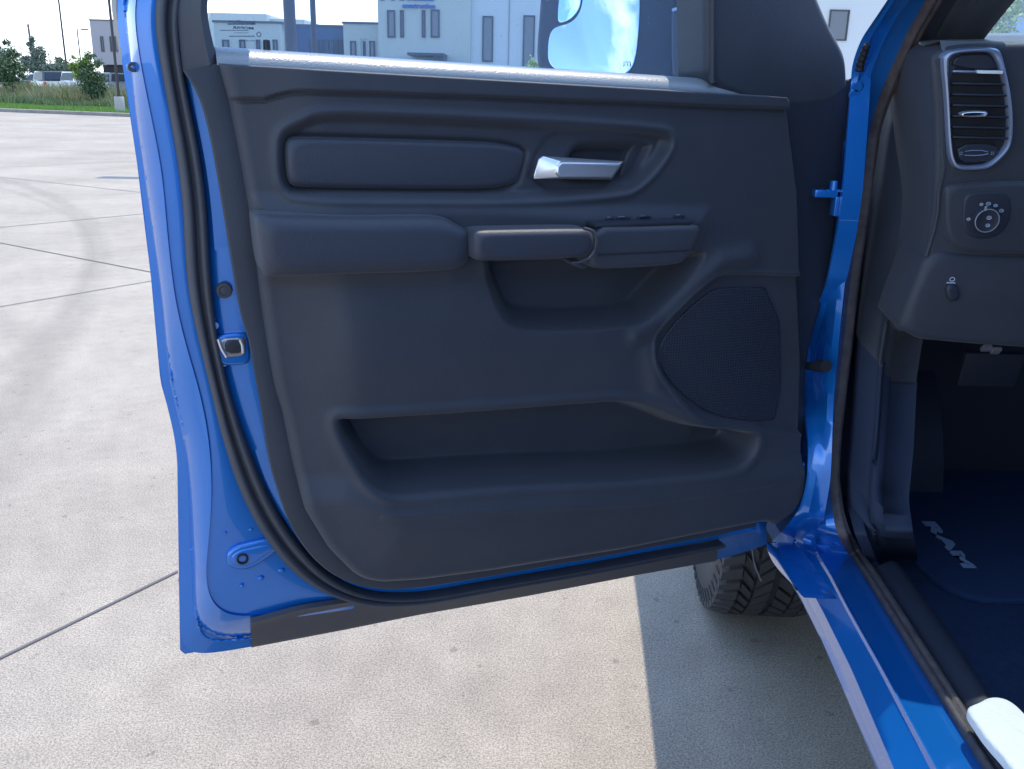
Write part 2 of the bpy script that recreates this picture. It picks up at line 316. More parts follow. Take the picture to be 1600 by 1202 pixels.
tree('broad_tree', gp(2, 85), 4.2, [(0, 0, 3.1, 1.1), (-1, .3, 2.4, 1.2), (.8, 0, 2.2, .9)], lf_g, 3200, .12, 'grey green broad tree cut by the left edge of the view behind the young tree', .1, 'trees beyond the kerb')
tree('conical_tree', gp(62, 78), 4.9, [(0, 0, 2.3, 1.0), (.1, 0, 3.4, .55), (-.1, 0, 4.2, .3), (1.0, 0, 2.1, .8), (-.7, 0, 2.6, .5), (.6, 0, 3.1, .35), (1.7, 0, 1.9, .6), (-.35, 0, 3.9, .2)], lf_g, 6500, .09, 'tall grey green tree with an open pointed top, left of the tall dark lamp post', .08, 'trees beyond the kerb')
tree('small_tree', gp(101, 88), 3.7, [(0, 0, 2.0, 1.0), (-.4, 0, 2.8, .5), (.7, 0, 1.8, .8)], lf_d, 3500, .1, 'small dark tree behind the foot of the tall dark lamp post', .08, 'trees beyond the kerb')
tree('bushy_tree', gp(141, 50), 3.0, [(0, 0, 1.0, .62), (.0, 0, 1.7, .5), (.35, 0, 1.4, .45), (-.45, 0, 1.75, .42), (-.15, 0, 2.15, .34), (.1, 0, 2.4, .26), (-.75, 0, 1.9, .25), (.5, 0, 2.1, .25), (.4, 0, .8, .5), (-.7, 0, 2.35, .12)], lf_d + lf_y, 6500, .06, 'bushy round tree with a yellow green left side beside the lamp post', .05, 'trees beyond the kerb', mat_pick=[0, 0, 0, 1, 1, 0, 1, 0, 0, 1])
tree('pale_street_tree', gp(829, 46, 0), 3.2, [(0, 0, 2.0, .42), (.1, 0, 2.5, .3), (-.1, 0, 1.6, .35)], lf_p, 2600, .07, 'small pale green tree in front of the tall building, seen beside the door mirror', .04)
tree('slender_sapling', gp(540, 50, 0), 3.2, [(0, 0, 1.9, .35), (.1, 0, 2.5, .25)], [MAT['tall_grass_tan'], MAT['tall_grass_seed']], 500, .06, 'thin pale sapling by the corner of the low blue glazed building', .03)
tree('leafy_tree', gp(1520, 26, 0), 5.2, [(0, 0, 3.2, .9), (-.5, 0, 2.5, .8), (.45, .3, 3.9, .7), (.2, 0, 2.2, .6), (-.9, 0, 1.9, .6), (.35, .3, 2.9, .6), (-.3, 0, 4.2, .7)], lf_p, 9500, .07, 'leafy yellow green tree seen through the windscreen beside the pillar', .08, 'trees seen through the windscreen')
tree('low_leafy_tree', gp(1592, 30, 0), 3.3, [(0, 0, 2.3, .55), (-.5, 0, 2.0, .5), (.6, 0, 2.6, .6), (.9, 0, 1.9, .6)], lf_p, 5000, .07, 'lower yellow green tree seen through the windscreen above the air vent', .06, 'trees seen through the windscreen')
# ------------------------------------------------------------------ poles
bronze = mat('dark_bronze_pole', (.045, .04, .05), .5, .3); galv = mat('galvanised_pole', (.30, .33, .36), .6); wood = mat('weathered_wood_pole', (.13, .11, .10), .9)
basec = mat('pole_base_concrete', (.36, .35, .36), .9, var=(4, (.44, .43, .43), .25))
def lamp(name, base, H, r, label, arms=((1, 0),), al=.9, conc=0, head=(.36, .14, .05), pm=None, group='lamp posts'):
    t = tag(empty(name, base), label, 'lamp post', group); base = np.array(base, float); ORG['o'] = base; pm = pm or bronze
    if conc:
        m = MB(); th = np.arange(20) * 2 * PI / 20; G = []
        for rr, z in ((.95, 0), (1, .04), (1, conc - .04), (.93, conc), (.0, conc)): G.append(np.stack([base[0] + conc * .34 * rr * np.cos(th), base[1] + conc * .34 * rr * np.sin(th), np.full(20, base[2] + z)], 1))
        m.grid(np.array(G), True).build('base', basec, t)
    m = MB(); z0 = conc; m.tube([base + [0, 0, z0], base + [0, 0, z0 + .06]], [r * 1.9] * 2, 12); m.tube([base + [0, 0, z0 + .05], base + [0, 0, H * .5], base + [0, 0, H]], [r * 1.1, r, r * .85], 12); m.build('pole', pm, t)
    for ax, ay in arms:
        u = np.array([ax, ay, 0.]); m = MB(); m.tube([base + [0, 0, H - .12], base + u * al * .5 + [0, 0, H - .08], base + u * al + [0, 0, H - .06]], [r * .4] * 3, 8); m.build('arm', pm, t)
        v = np.array([-ay, ax, 0.]); m = MB(); m.box(base + u * (al + head[0] * .8) + [0, 0, H - .06], head, [u, v, [0, 0, 1]], .02); m.build('lamp_head', pm, t)
    return t
lamp('lamp_post', gp(184.5, 42.5, .14), 9.0, .055, 'dark lamp post on a round concrete base at the kerb beside the door', conc=.62)
lamp('lamp_post', gp(108, 74), 8.2, .07, 'tall dark lamp post rising behind the parked cars on the left', al=.35, head=(.3, .14, .05))
lamp('lamp_post', gp(131, 100), 6.2, .07, 'short dark lamp post above the bushy tree', al=.5, head=(.35, .16, .06))
lamp('lamp_post', gp(458, 17.3, 0), 9.3, .10, 'thick dark square lit post seen through the door window, left of a thinner one', arms=((1, 0), (-1, 0)), al=.12, head=(.42, .17, .05))
lamp('lamp_post', gp(494, 27, 0), 9.0, .075, 'thinner dark lamp post seen through the door window beside the thick one', al=.5)
lamp('wall_lamp_post', gp(600, 57, 0), 6.6, .04, 'grey post lamp just above the roof edge of the beige low building', arms=((-1, 0),), al=.15, pm=galv, head=(.25, .12, .04))
lamp('street_light', gp(566, 55.5, 0), 4.9 - .9, .05, 'slim blue grey light post in front of the windows of the beige low building', arms=((1, 0),), al=.2, pm=galv, head=(.12, .05, .03))
lamp('street_light', gp(41, 150), 6.0, .09, 'distant pale street light between the two left trees', arms=((-1, 0),), al=.7, pm=galv)
lamp('street_light', gp(83, 170), 5.7, .09, 'distant pale street light right of the conical tree', arms=((1, 0),), al=.7, pm=galv)
t = tag(empty('utility_pole', gp(58, 120)), 'wooden utility pole with short crossarms rising behind the conical tree', 'utility pole'); b = np.array(gp(58, 120)); ORG['o'] = b
MB().tube([b, b + [-.1, 0, 7.6]], [.17, .12], 10).build('pole', wood, t)
for dz, ln in ((7.3, -.75), (6.9, -.6), (5.2, -.9)): MB().tube([b + [-.1, 0, dz], b + [ln, 0, dz + .08]], [.05, .035], 6).build('crossarm', wood, t)
ORG['o'] = np.zeros(3)
m = MB()
for z, sg in ((6.6, .0), (4.9, .3)):
    for x0, x1 in ((-30, 0), (0, 30)):
        P = [b + [x0 + (x1 - x0) * k / 14., 0, z - 1.0 * 4 * (k / 14.) * (1 - k / 14.) * .6] for k in range(15)]; m.tube(P, [.018] * 15, 4)
tag(m.build('power_line', bronze), 'thin black power lines sagging either side of the wooden utility pole', 'power line')
# ------------------------------------------------------------------ buildings
glassb = mat('facade_glass', (.035, .07, .13), .12, spec=.8); frm = mat('window_frame_bronze', (.05, .055, .07), .5)
stu = mat('beige_render', (.50, .50, .47), .9, var=(.25, (.56, .555, .52), .2)); stu2 = mat('pale_grey_panel', (.56, .58, .62), .85, var=(.2, (.61, .63, .67), .2)); stu3 = mat('cream_render', (.66, .63, .56), .9); gre = mat('grey_render', (.34, .33, .36), .9); dkb = mat('dark_blue_cladding', (.07, .11, .21), .6); capm = mat('parapet_cap', (.10, .10, .12), .6); signb = mat('sign_blue', (.03, .14, .50), .5)
def facade(name, x0, x1, yt, Y, depth, wm, label, wins=(), cap=True, zb=0., ztop=None, gap=0):
    a = at_y(x0, 100, Y); b = at_y(x1, 100, Y); zt = ztop if ztop is not None else at_y((x0 + x1) / 2, yt, Y)[2]
    t = tag(empty(name, [(a[0] + b[0]) / 2, Y, 0]), label, 'building'); ORG['o'] = np.array([(a[0] + b[0]) / 2, Y, 0])
    MB().box([(a[0] + b[0]) / 2, Y + depth / 2, (zb + zt) / 2], [(b[0] - a[0]) / 2, depth / 2, (zt - zb) / 2]).build('wall', wm, t)
    if cap: MB().box([(a[0] + b[0]) / 2, Y + depth / 2, zt + .05], [(b[0] - a[0]) / 2 + .06, depth / 2 + .06, .06]).build('parapet', capm, t)
    for wx0, wy0, wx1, wy1 in wins:
        p0 = at_y(wx0, wy0, Y); p1 = at_y(wx1, wy1, Y); cx, cz = (p0[0] + p1[0]) / 2, (p0[2] + p1[2]) / 2; hw, hh = abs(p1[0] - p0[0]) / 2, abs(p0[2] - p1[2]) / 2
        m = MB()
        for sx in (-1, 1): m.box([cx + sx * (hw - .04), Y - .02, cz], [.04, .06, hh])
        for sz in (-1, 1): m.box([cx, Y - .02, cz + sz * (hh - .04)], [hw - .08, .06, .04])
        w_ = m.build('window', frm, t); MB().box([cx, Y - .005, cz], [hw - .08, .02, hh - .08]).build('pane', glassb, w_)
    return t, a[0], b[0], zt
facade('office_building', 338, 443, 36, 58, 14, stu, 'low beige building with a row of narrow windows, leftmost in the door window', [(347, 62, 361, 110), (374, 62, 386, 110), (400, 62, 409, 110), (426, 62, 436, 110)])
facade('warehouse', 325, 420, 21, 75, 30, stu3, 'pale cream warehouse rising behind the low beige building', cap=False)
facade('warehouse', 420, 478, 30, 76, 30, stu3, 'lower cream warehouse wing behind the dark blue building', cap=False)
t, xa, xb, zt = facade('glazed_link', 443, 538, 41.5, 60, 12, dkb, 'low dark blue glazed building between two beige ones, behind the two posts', [(484, 62, 493, 112), (494, 62, 500, 112), (500.5, 62, 507, 112), (508, 62, 515, 112), (516, 62, 523, 112), (524, 62, 530, 112), (531, 62, 537, 112)])
facade('office_building', 538, 592, 37.5, 58, 14, stu, 'low beige building with three small windows beside the tall one', [(547, 64, 557, 92), (567, 64, 571.5, 92), (577, 64, 586.5, 92)])
t, xa, xb, zt = facade('tall_building', 592, 735, 0, 56, 22, stu, 'tall beige building with blue lettering and an entrance canopy', [(605, 16, 618, 59), (625, 16, 631.5, 59), (659, 16, 665, 59), (673, 15, 687, 59)], ztop=9.4)
def text(name, s, size, mtx, m, parent, ext=.01, off=0, squash=None):
    c = bpy.data.curves.new(name, 'FONT'); c.body = s; c.size = size; c.extrude = ext; c.offset = off; c.resolution_u = 3
    o = bpy.data.objects.new(name, c); S.collection.objects.link(o); bpy.context.view_layer.update()
    me = bpy.data.meshes.new_from_object(o.evaluated_get(bpy.context.evaluated_depsgraph_get())); bpy.data.objects.remove(o)
    V = np.array([v.co[:] for v in me.vertices]); return me, V
def wall_text(s, x0, x1, ybase, ytop, Y, name, m, parent, off=.0, desc=0):
    me, V = text(name, s, 1, None, m, parent, .05, off); a = at_y(x0, ybase, Y); b = at_y(x1, ybase, Y); c = at_y(x0, ytop, Y)
    w = V[:, 0].max() - V[:, 0].min(); h = .7; Q = np.stack([a[0] + (V[:, 0] - V[:, 0].min()) / w * (b[0] - a[0]), Y - .05 - V[:, 2], a[2] + V[:, 1] / h * (c[2] - a[2])], 1) - ORG['o']
    me.vertices.foreach_set('co', Q.ravel()); me.update(); return link(name, me, m, parent, False)
wall_text('construction', 629, 680, 12.4, 4.5, 56, 'sign_lettering', signb, t, .02)
for x0, x1 in ((594, 601), (611, 617), (624, 632), (635.5, 678)):        # the feet of the large letters cut by the top of the view
    p0 = at_y(x0, .8, 56); p1 = at_y(x1, .8, 56); MB().box([(p0[0] + p1[0]) / 2, 55.95, p0[2] + .30], [abs(p1[0] - p0[0]) / 2, .05, .30], bev=.03).build('sign_letter', signb, t)
a = at_y(645, 87, 56); b = at_y(699, 87, 56); m = MB(); m.box([(a[0] + b[0]) / 2, 54.6, a[2]], [(b[0] - a[0]) / 2, 1.4, .07]); m.box([b[0] - .3, 54.6, a[2] / 2], [.28, 1.2, a[2] / 2 - .08]); m.build('canopy', frm, t)
a = at_y(658, 97, 56); b = at_y(690, 97, 56); MB().box([(a[0] + b[0]) / 2, 55.98, a[2] / 2], [(b[0] - a[0]) / 2, .04, a[2] / 2]).build('entrance_door', glassb, t)
t, xa, xb, zt = facade('panel_building', 735.6, 1460, 0, 56.3, 22, stu2, 'tall pale blue grey panel building with slit windows, right of the blue lettering', [(754, 25, 770, 97), (818, 24, 834, 110), (1297, 15, 1322, 64), (900, 25, 916, 97), (1000, 25, 1016, 97)], ztop=9.2)
for x in (795, 858, 1240): q = at_y(x, 60, 56.3); MB().box([q[0], 56.29, 4.6], [.035, .02, 4.55]).build('panel_joint', MAT['grey_render'], t)
facade('glass_office', 1556, 1760, -60, 70, 20, mat('blue_grey_curtain_wall', (.30, .40, .56), .4), 'blue grey glazed office seen through the windscreen above the trees', [(1566, 5, 1574, 22), (1580, 5, 1588, 22), (1594, 5, 1602, 22)], cap=False)
t, xa, xb, zt = facade('grey_office', 147, 330, 34, 92, 20, gre, 'grey office block with a set back dark ground floor, left of the blue door', [(156.5, 57, 163.5, 81), (171, 57, 176, 81), (178.5, 57, 187, 81)], zb=at_y(165, 101, 92)[2])
q = at_y(158, 110, 93); q2 = at_y(330, 110, 93); MB().box([(q[0] + q2[0]) / 2, 102.5, at_y(165, 101, 92)[2] / 2 - .01], [(q2[0] - q[0]) / 2, 9, at_y(165, 101, 92)[2] / 2 - .01]).build('ground_floor', mat('dark_glazed_ground_floor', (.03, .035, .05), .3), t)
# ------------------------------------------------------------------ parked vehicles
tyrem = mat('tyre_rubber', (.030, .031, .036), .75, bump=(90, .3, .004)); carglass = mat('car_window', (.02, .03, .045), .08); redl = mat('tail_light_red', (.55, .02, .02), .25); rimm = mat('alloy_rim', (.45, .46, .48), .35, .8)
def carpaint(n, c): return mat(n, c, .3, .1, 1)
def car(kind, name, loc, rot, col, label):
    t = tag(empty(name, loc), label, 'car' if kind != 'pickup' else 'pickup truck', 'vehicles parked beyond the tall grass'); t.rotation_euler = (0, 0, rot); ORG['o'] = np.zeros(3)
    if kind == 'pickup': Lh, wd = 2.8, .98; body = [(-2.8, .45), (-2.8, 1.18), (-.75, 1.20), (.9, 1.22), (1.1, 1.22), (2.7, 1.12), (2.8, .9), (2.8, .45)]; cab = [(-.75, 1.19), (-.62, 1.84), (.75, 1.86), (1.35, 1.21)]; wx = 1.8
    elif kind == 'suv': body = [(-2.3, .4), (-2.35, 1.05), (-2.2, 1.12), (.9, 1.12), (2.1, 1.02), (2.3, .8), (2.3, .4)]; wd = .93; cab = [(-2.2, 1.1), (-1.9, 1.66), (-.6, 1.74), (.5, 1.7), (1.2, 1.11)]; wx = 1.4
    else: body = [(-2.3, .35), (-2.35, .92), (-1.6, 1.0), (.9, .98), (2.1, .85), (2.3, .65), (2.3, .35)]; wd = .88; cab = [(-1.75, .98), (-1.0, 1.40), (.1, 1.45), (1.15, .97)]; wx = 1.4
    def ext(prof, w0, w1, nm, mt, par, zl=None):
        P = np.array(prof); n = len(P); zt = P[:, 1].max(); zb = P[:, 1].min(); G = []
        for sgn in (-1, -.93, .93, 1):
            k = 1 if abs(sgn) < 1 else .0
            ww = w0 + (w1 - w0) * (P[:, 1] - zb) / (zt - zb); ins = .0 if k else .04
            c = P.mean(0); Q = c + (P - c) * (1 - ins); G.append(np.stack([Q[:, 0], sgn * ww, Q[:, 1]], 1))
        m = MB(); G = np.array(G); m.grid(G, True); m.F.append(tuple(range(n))); m.F.append(tuple(reversed(range(m.n - n, m.n)))); return m.build(nm, mt, par)
    bd = ext(body, wd, wd * .95, 'body', col, t); cb = ext(cab, wd * .93, wd * .74, 'cabin', col, t)
    c = np.array(cab); cen = c.mean(0)
    g = cen + (c - cen) * [.86, .72]; ext([tuple(q) for q in g], wd * .97, wd * .80, 'side_window', carglass, t)
    q0, q1 = c[0], c[1]; m = MB()                                      # rear and front screens set just proud of the cabin
    for (qa, qb, s) in ((c[0], c[1], -1), (c[-1], c[-2], 1)):
        m = MB()
        A = qa + (qb - qa) * .12; B = qa + (qb - qa) * .88; off = .012 * s
        m.add([[A[0] + off, -wd * .78, A[1]], [A[0] + off, wd * .78, A[1]], [B[0] + off, wd * .64, B[1]], [B[0] + off, -wd * .64, B[1]]], [(0, 1, 2, 3)]); m.build('windscreen' if s > 0 else 'rear_screen', carglass, t)
    xr = min(x for x, z in body)
    for sy in (-1, 1): MB().box([xr + .03, sy * (wd - .12), 1.0 if kind != 'sedan' else .82], [.06, .1, .16 if kind != 'sedan' else .08], bev=.02).build('tail_light', redl, t)
    for sx in (-1, 1):
        for sy in (-1, 1):
            th = np.arange(20) * 2 * PI / 20; G = []
            for rr, yy in ((.22, .11), (.36, .11), (.38, .08), (.38, -.08), (.36, -.11), (.2, -.11)): G.append(np.stack([sx * wx + rr * np.cos(th), np.full(20, sy * (wd - .1) + yy * sy), .38 + rr * np.sin(th)], 1))
            w_ = MB().grid(np.array(G), True); w_ = w_.build('wheel', tyrem, t)
            m = MB(); G = [np.stack([sx * wx + rr * np.cos(th), np.full(20, sy * (wd - .1 + yy)), .38 + rr * np.sin(th)], 1) for rr, yy in ((.22, .10), (.20, .07), (.05, .06), (.0, .06))]; m.grid(np.array(G), True).build('rim', rimm, w_)
    for sy in (-1, 1): MB().box([.9 if kind != 'sedan' else .8, sy * (wd + .06), 1.15 if kind != 'sedan' else 1.0], [.06, .09, .06], bev=.02).build('door_mirror', col, t)
    return t
cw, cs, cb_, cr, cg, cn = carpaint('car_white', (.75, .76, .78)), carpaint('car_silver', (.42, .44, .47)), carpaint('car_black', (.02, .022, .028)), carpaint('car_red', (.35, .03, .03)), carpaint('car_grey', (.12, .13, .15)), carpaint('car_navy', (.03, .05, .10))
def gz(px, Y): return gp(px, Y, .10)
car('sedan', 'parked_sedan', gz(30, 69), .2, cw, 'white sedan with only its long bonnet showing, behind the young tree')
car('sedan', 'parked_sedan', gz(-12, 76), .4, cs, 'silver sedan cut by the left edge of the view')
car('suv', 'parked_suv', gz(68, 75), 2.6, cs, 'silver white car with a sloping roof behind the dark pickup')
car('sedan', 'parked_sedan', gz(44, 96), .1, cr, 'red sedan far behind the white one')
car('pickup', 'parked_pickup', gz(78, 68.5), .85, cb_, 'black pickup with a red tail light between the sedan and the white pickup')
car('suv', 'parked_suv', gz(98, 78), .3, cn, 'dark navy van roof behind the black pickup')
car('pickup', 'parked_pickup', gz(122, 67), .95, cw, 'white pickup with a bright red tail light left of the bushy tree')
car('suv', 'parked_suv', gz(164, 74), 2.3, cw, 'white suv right of the bushy tree')
car('pickup', 'parked_pickup', gz(182, 69), 2.5, cg, 'grey pickup behind the lamp post on the concrete base')
car('suv', 'parked_suv', gz(205, 80), 2.2, cb_, 'black suv mostly hidden behind the blue door')
car('sedan', 'parked_sedan', gz(150, 92), .3, cn, 'dark sedan far behind the bushy tree')
ORG['o'] = np.zeros(3)
# ------------------------------------------------------------------ the pickup truck
truck = tag(empty('pickup_truck', TRUCK), 'bright blue pickup truck with its driver door swung wide open', 'pickup truck')
ORG['o'] = TRUCK
H = CAMZ
# ---- traced door curves (pixels of the photograph), offsets from the hem plane towards the cab
E0 = [(178, -4), (180, 20), (190, 93), (192, 106), (197, 132), (202, 170), (206, 184), (214, 255), (223, 305), (236, 435), (245, 513), (251, 600), (267, 656), (277, 693), (279, 793), (281, 893), (282, 1029), (393, 1011), (540, 983)]
E1 = [(188, -4), (190, 20), (199, 70), (203, 110), (207, 150), (217, 215), (228, 290), (246, 430), (256, 513), (263, 595), (281, 660), (291, 705), (296, 793), (299, 893), (301, 960), (306, 990), (322, 1003), (391, 997), (540, 972)]
E2 = [(204, -4), (207, 20), (215, 75), (226, 135), (240, 200), (254, 270), (262, 374), (273, 470), (290, 540), (312, 610), (327, 685), (332, 768), (326, 850), (319, 900), (325, 942), (346, 966), (391, 965), (470, 950), (560, 936)]
WS0 = [(233, -4), (236, 20), (245, 70), (257, 138), (266, 188), (277, 250), (283, 290), (287, 340), (288, 409), (295, 470), (310, 534), (327, 600), (341, 664), (370, 760), (404, 826), (445, 880), (483, 913), (530, 932), (583, 942), (660, 936), (744, 919), (922, 888), (1039, 865), (1123, 846)]
WS1 = [(276, -4), (279, 50), (285, 110), (298, 170), (310, 223), (320, 285), (325, 340), (326, 392), (331, 461), (340, 534), (353, 590), (375, 664), (416, 768), (450, 826), (499, 884), (541, 912), (583, 925), (660, 925), (744, 909), (922, 879), (1039, 857), (1121, 842)]
TF0 = [(286, 111), (304, 130), (314, 155), (330, 223), (347, 322), (364, 426), (379, 513), (392, 530), (394, 569), (405, 622), (420, 726), (450, 818), (483, 868), (520, 900), (566, 918), (612, 922), (660, 918), (744, 904), (922, 873), (1039, 851), (1119, 837), (1180, 822)]
TF1 = [(341, 99), (358, 159), (377, 257), (392, 345), (402, 426), (410, 490), (420, 553), (428, 600), (441, 643), (458, 726), (475, 793), (508, 847), (549, 888), (591, 901), (655, 897), (762, 883), (900, 861), (964, 851), (1109, 822), (1180, 808)]
top_ext = lambda s0, s1: [(s1, .46), (s0 + (s1 - s0) * .35, .24)]
TOPZ = .46
def front(name): return None
blue_up = lambda pts, d, s: list(top_ext(DOOR.un(*pts[0], d)[0], s))
# blue pressed door shell
c0b = dcurve(E0, -.012, pre=blue_up(E0, -.012, .955)); c0 = dcurve(E0, .004, pre=blue_up(E0, .004, .955)); c1 = dcurve(E1, .010, pre=blue_up(E1, .010, .945)); c1b = dcurve(E1, .016, pre=blue_up(E1, .016, .94))
c2a = dcurve([(x * .35 + X * .65, y * .35 + Y * .65) for (x, y), (X, Y) in zip(E1, E2)], .046, pre=[(.935, .46), (1.0, .24)]); c2 = dcurve(E2, .056, pre=[(.93, .46), (.99, .24)]); c2b = dcurve(E2, .052, pre=[(.925, .46), (.985, .24)])
def shift(C, ds, dz, dn): return C + ds * es + np.array([0, 0, dz]) + dn * nd
def sub(c, t0=0, t1=1, n=200): return resample(c[int(t0 * (len(c) - 1)):int(t1 * (len(c) - 1)) + 1], n)
WSm = [(x, y) for x, y in WS0]
w0all = dcurve(WS0, .056, pre=[(.905, .46), (.96, .24)], n=260)
iW = int(np.argmin(np.abs(np.linalg.norm(w0all - dcurve([(583, 942), (584, 942)], .056, 2, 0)[0], axis=1))))
w0b = resample(w0all[:iW + 1], 200)
shell = MB()
G = [c0b, c0, c1, c1b, c1b * .45 + c2a * .55 + .0, c2a, c2, c2b]
fl = [c2b * (1 - t) + w0b * t for t in (.12, .5, .9)] + [w0b + (resample(dcurve(WS1, .05, pre=[(.875, .46), (.93, .24)], n=260)[:iW + 1], 200) - w0b) * .35 - .001 * nd]
shell.grid(np.array(G + fl))
# flat pressed panel under everything, down to the hem, and the painted strip between seal and trim
w1 = dcurve(WS1, .060, pre=[(.875, .46), (.93, .24)], n=240)
w0 = dcurve(WS0, .056, pre=[(.905, .46), (.96, .24)], n=240)
t0c = dcurve(TF0, .074, n=240)
w1s = dcurve(WS1[2:] + [(1180, 829)], .064, n=240); w1s2 = dcurve([(a * .82 + b * .18, c * .82 + d * .18) for (a, c), (b, d) in zip(WS1[2:] + [(1180, 829)], TF0[:1] + TF0[1:])][:22], .075, n=240) if False else None
tin = shift(t0c, -.012, .010, 0)
shell.grid(np.array([shift(w1s, .004, -.004, -.004), w1s, w1s * .72 + t0c * .28 + .004 * nd, t0c, tin]))
# lower rail of the shell from corner to hinge, closed down to the hem
lo0 = dcurve([(540, 983), (660, 959), (822, 931), (1000, 897), (1116, 876), (1189, 855), (1198, 850)], .002, 120, 2); lo0b = shift(lo0, 0, 0, -.02)
lo1 = dcurve([(540, 960), (660, 944), (822, 914), (1000, 881), (1116, 858), (1189, 838), (1198, 834)], .014, 120, 2)
lo2 = dcurve([(560, 936), (660, 936), (822, 905), (1000, 872), (1116, 848), (1180, 830), (1196, 812)], .044, 120, 2)
lo3 = dcurve([(560, 900), (660, 910), (822, 885), (1000, 850), (1116, 828), (1170, 812), (1196, 780)], .060, 120, 2)
shell.grid(np.array([lo0b, lo0, lo1, lo2, lo3]))
front_door = shell.build('front_door', paint, truck)
sealb = dcurve([(x + 5, y) for x, y in E1[:-1]], .019, 260, 4); wob = .0006 * np.sin(np.arange(260) * 1.9)[:, None] * nd
MB().tube(sealb + wob, .0022 + .0005 * np.sin(np.arange(260) * .7), 8).build('seam_sealer', paint, front_door)
# outer skin: closed slab behind the shell
def M_(pts, d): return [tuple(DOOR.un(x, y, d)) for x, y in pts]
skin = [(.955, .46)] + M_([(178, -4), (190, 93), (214, 255), (236, 435), (251, 600), (277, 693), (280, 893), (282, 1030), (540, 984), (1000, 898), (1190, 856)], 0) + [(-.03, -.7), (-.04, -.3), (-.05, .02), (.10, .04), (.87, .045), (1.02, .03), (1.0, .12)]
skin = [(.985, -.03), (1.0, .06), (1.087, .06)] + M_([(190, 93), (214, 255), (236, 435), (251, 600), (277, 693), (280, 893), (282, 1030), (540, 984), (1000, 898), (1190, 856)], 0) + [(-.035, -.7), (-.045, -.3), (-.05, -.03)]
slab(DOOR, skin, -.012, -.075, .02, rd=0, n=260, metric=True, k=4).build('outer_panel', paint, front_door)
# cavity liner: fills the door between skin and trim so nothing shows through from aside
slab(DOOR, [(.93, .0), (.91, -.45), (.80, -.78), (.02, -.78), (-.03, -.3), (-.03, .0)], -.012, .054, .004, rd=1, n=80, metric=True, k=2).build('inner_frame', paint, front_door)
# window frame: rear upright, top rail, front upright, sail
F1 = [(319, -4), (327, 45), (341, 99), (345, 112)]
f0 = dcurve([(276, -4), (279, 50), (286, 111)], .085, 60, 2, pre=[(.875, .46), (.93, .24)]); f0d = shift(f0, 0, 0, -.03); f1 = dcurve(F1[:3], .100, 60, 2, pre=[(.835, .46), (.885, .24)]); f1b = shift(f1, 0, 0, -.055)
fa = f0 * .75 + f1 * .25 + .004 * nd; fb = f0 * .25 + f1 * .75 + .012 * nd
m = MB().grid(np.array([f0d, f0, fa, fb, f1, f1b]))
m.add(*(lambda b: (np.concatenate(b.V), b.F))(slab(DOOR, [(.955, .465), (.955, .51), (.40, .51), (.10, .24), (-.05, .02), (-.04, -.02), (.0, .02), (.13, .2), (.42, .465)], -.09, -.015, .008, rd=0, n=200, metric=True)))
m.build('window_frame', plastic, front_door)
# outer black flange along the window frame edge
e_ = dcurve([(171, -4), (175, 20), (188, 94)], -.045, 40, 1, pre=[(.955, .46), (1.03, .24)]); e2_ = dcurve([(180, -4), (182, 20), (191, 94)], .0, 40, 1, pre=[(.95, .46), (1.02, .24)])
MB().grid(np.array([shift(e_, -.01, 0, -.02), e_, e2_, shift(e2_, -.03, 0, .002)])).build('frame_edge_trim', plast_d, front_door)
# sail trim in front of the glass
sail = [(1104, 133), (1104, 60), (1103, -20), (1103, -70), (1170, -150), (1232, -110), (1262, -50), (1282, 0), (1300, 42), (1313, 64), (1327, 93), (1326, 160), (1215, 175), (1150, 150)]
slab(DOOR, sail, .03, .110, .012, rd=1, n=200).build('sail_trim', plastic, front_door)
q = [DOOR.un(x, y, .1) for x, y in ((1109, 130), (1109, -60))]
MB().tube(DOOR.to(np.array([a[0] for a in q]), np.array([a[1] for a in q]), np.array([.108, .108])), .006, 8).build('glass_channel', plast_d, front_door)
# door weatherstrip: double bulb seal
def wcur(t, d): 
    A = resample(w0, 240); B = resample(w1, 240); return A * (1 - t) + B * t + (d) * nd
loft('weatherstrip', [wcur(0, -.004), wcur(.02, .016), wcur(.16, .026), wcur(.34, .027), wcur(.46, .016), wcur(.52, .010), wcur(.60, .022), wcur(.76, .028), wcur(.92, .022), wcur(1.0, .004), wcur(1.02, -.006)], rubber, front_door)
# black strip along the bottom hem
s0 = dcurve([(393, 1012), (540, 984), (660, 960), (822, 932), (1000, 898), (1090, 882), (1119, 877)], .016, 120, 1); s1 = dcurve([(392, 983), (470, 962), (560, 946), (660, 940), (822, 911), (1000, 878), (1100, 857), (1121, 850)], .045, 120, 1)
s1b = dcurve([(392, 974), (470, 953), (560, 939), (660, 934), (822, 905), (1000, 871), (1100, 850), (1121, 843)], .068, 120, 1)
loft('sealing_strip', [shift(s0, 0, .004, -.02), s0, s0 * .85 + s1 * .15 + .003 * nd, s1, s1b, shift(s1b, 0, .004, -.008)], rubber, front_door, 'a')
# ---- trim panel
tf0 = dcurve(TF0, .102, n=300); tf0w = dcurve(TF0, .070, n=300); tf1 = dcurve(TF1, .106, n=300)
m = MB().grid(np.array([tf0w, tf0, tf0 * .93 + tf1 * .07 + .003 * nd, tf0 * .5 + tf1 * .5 + .003 * nd, tf1, shift(tf1, -.012, .008, -.004)]))
m.build('trim_border', plastic, front_door)
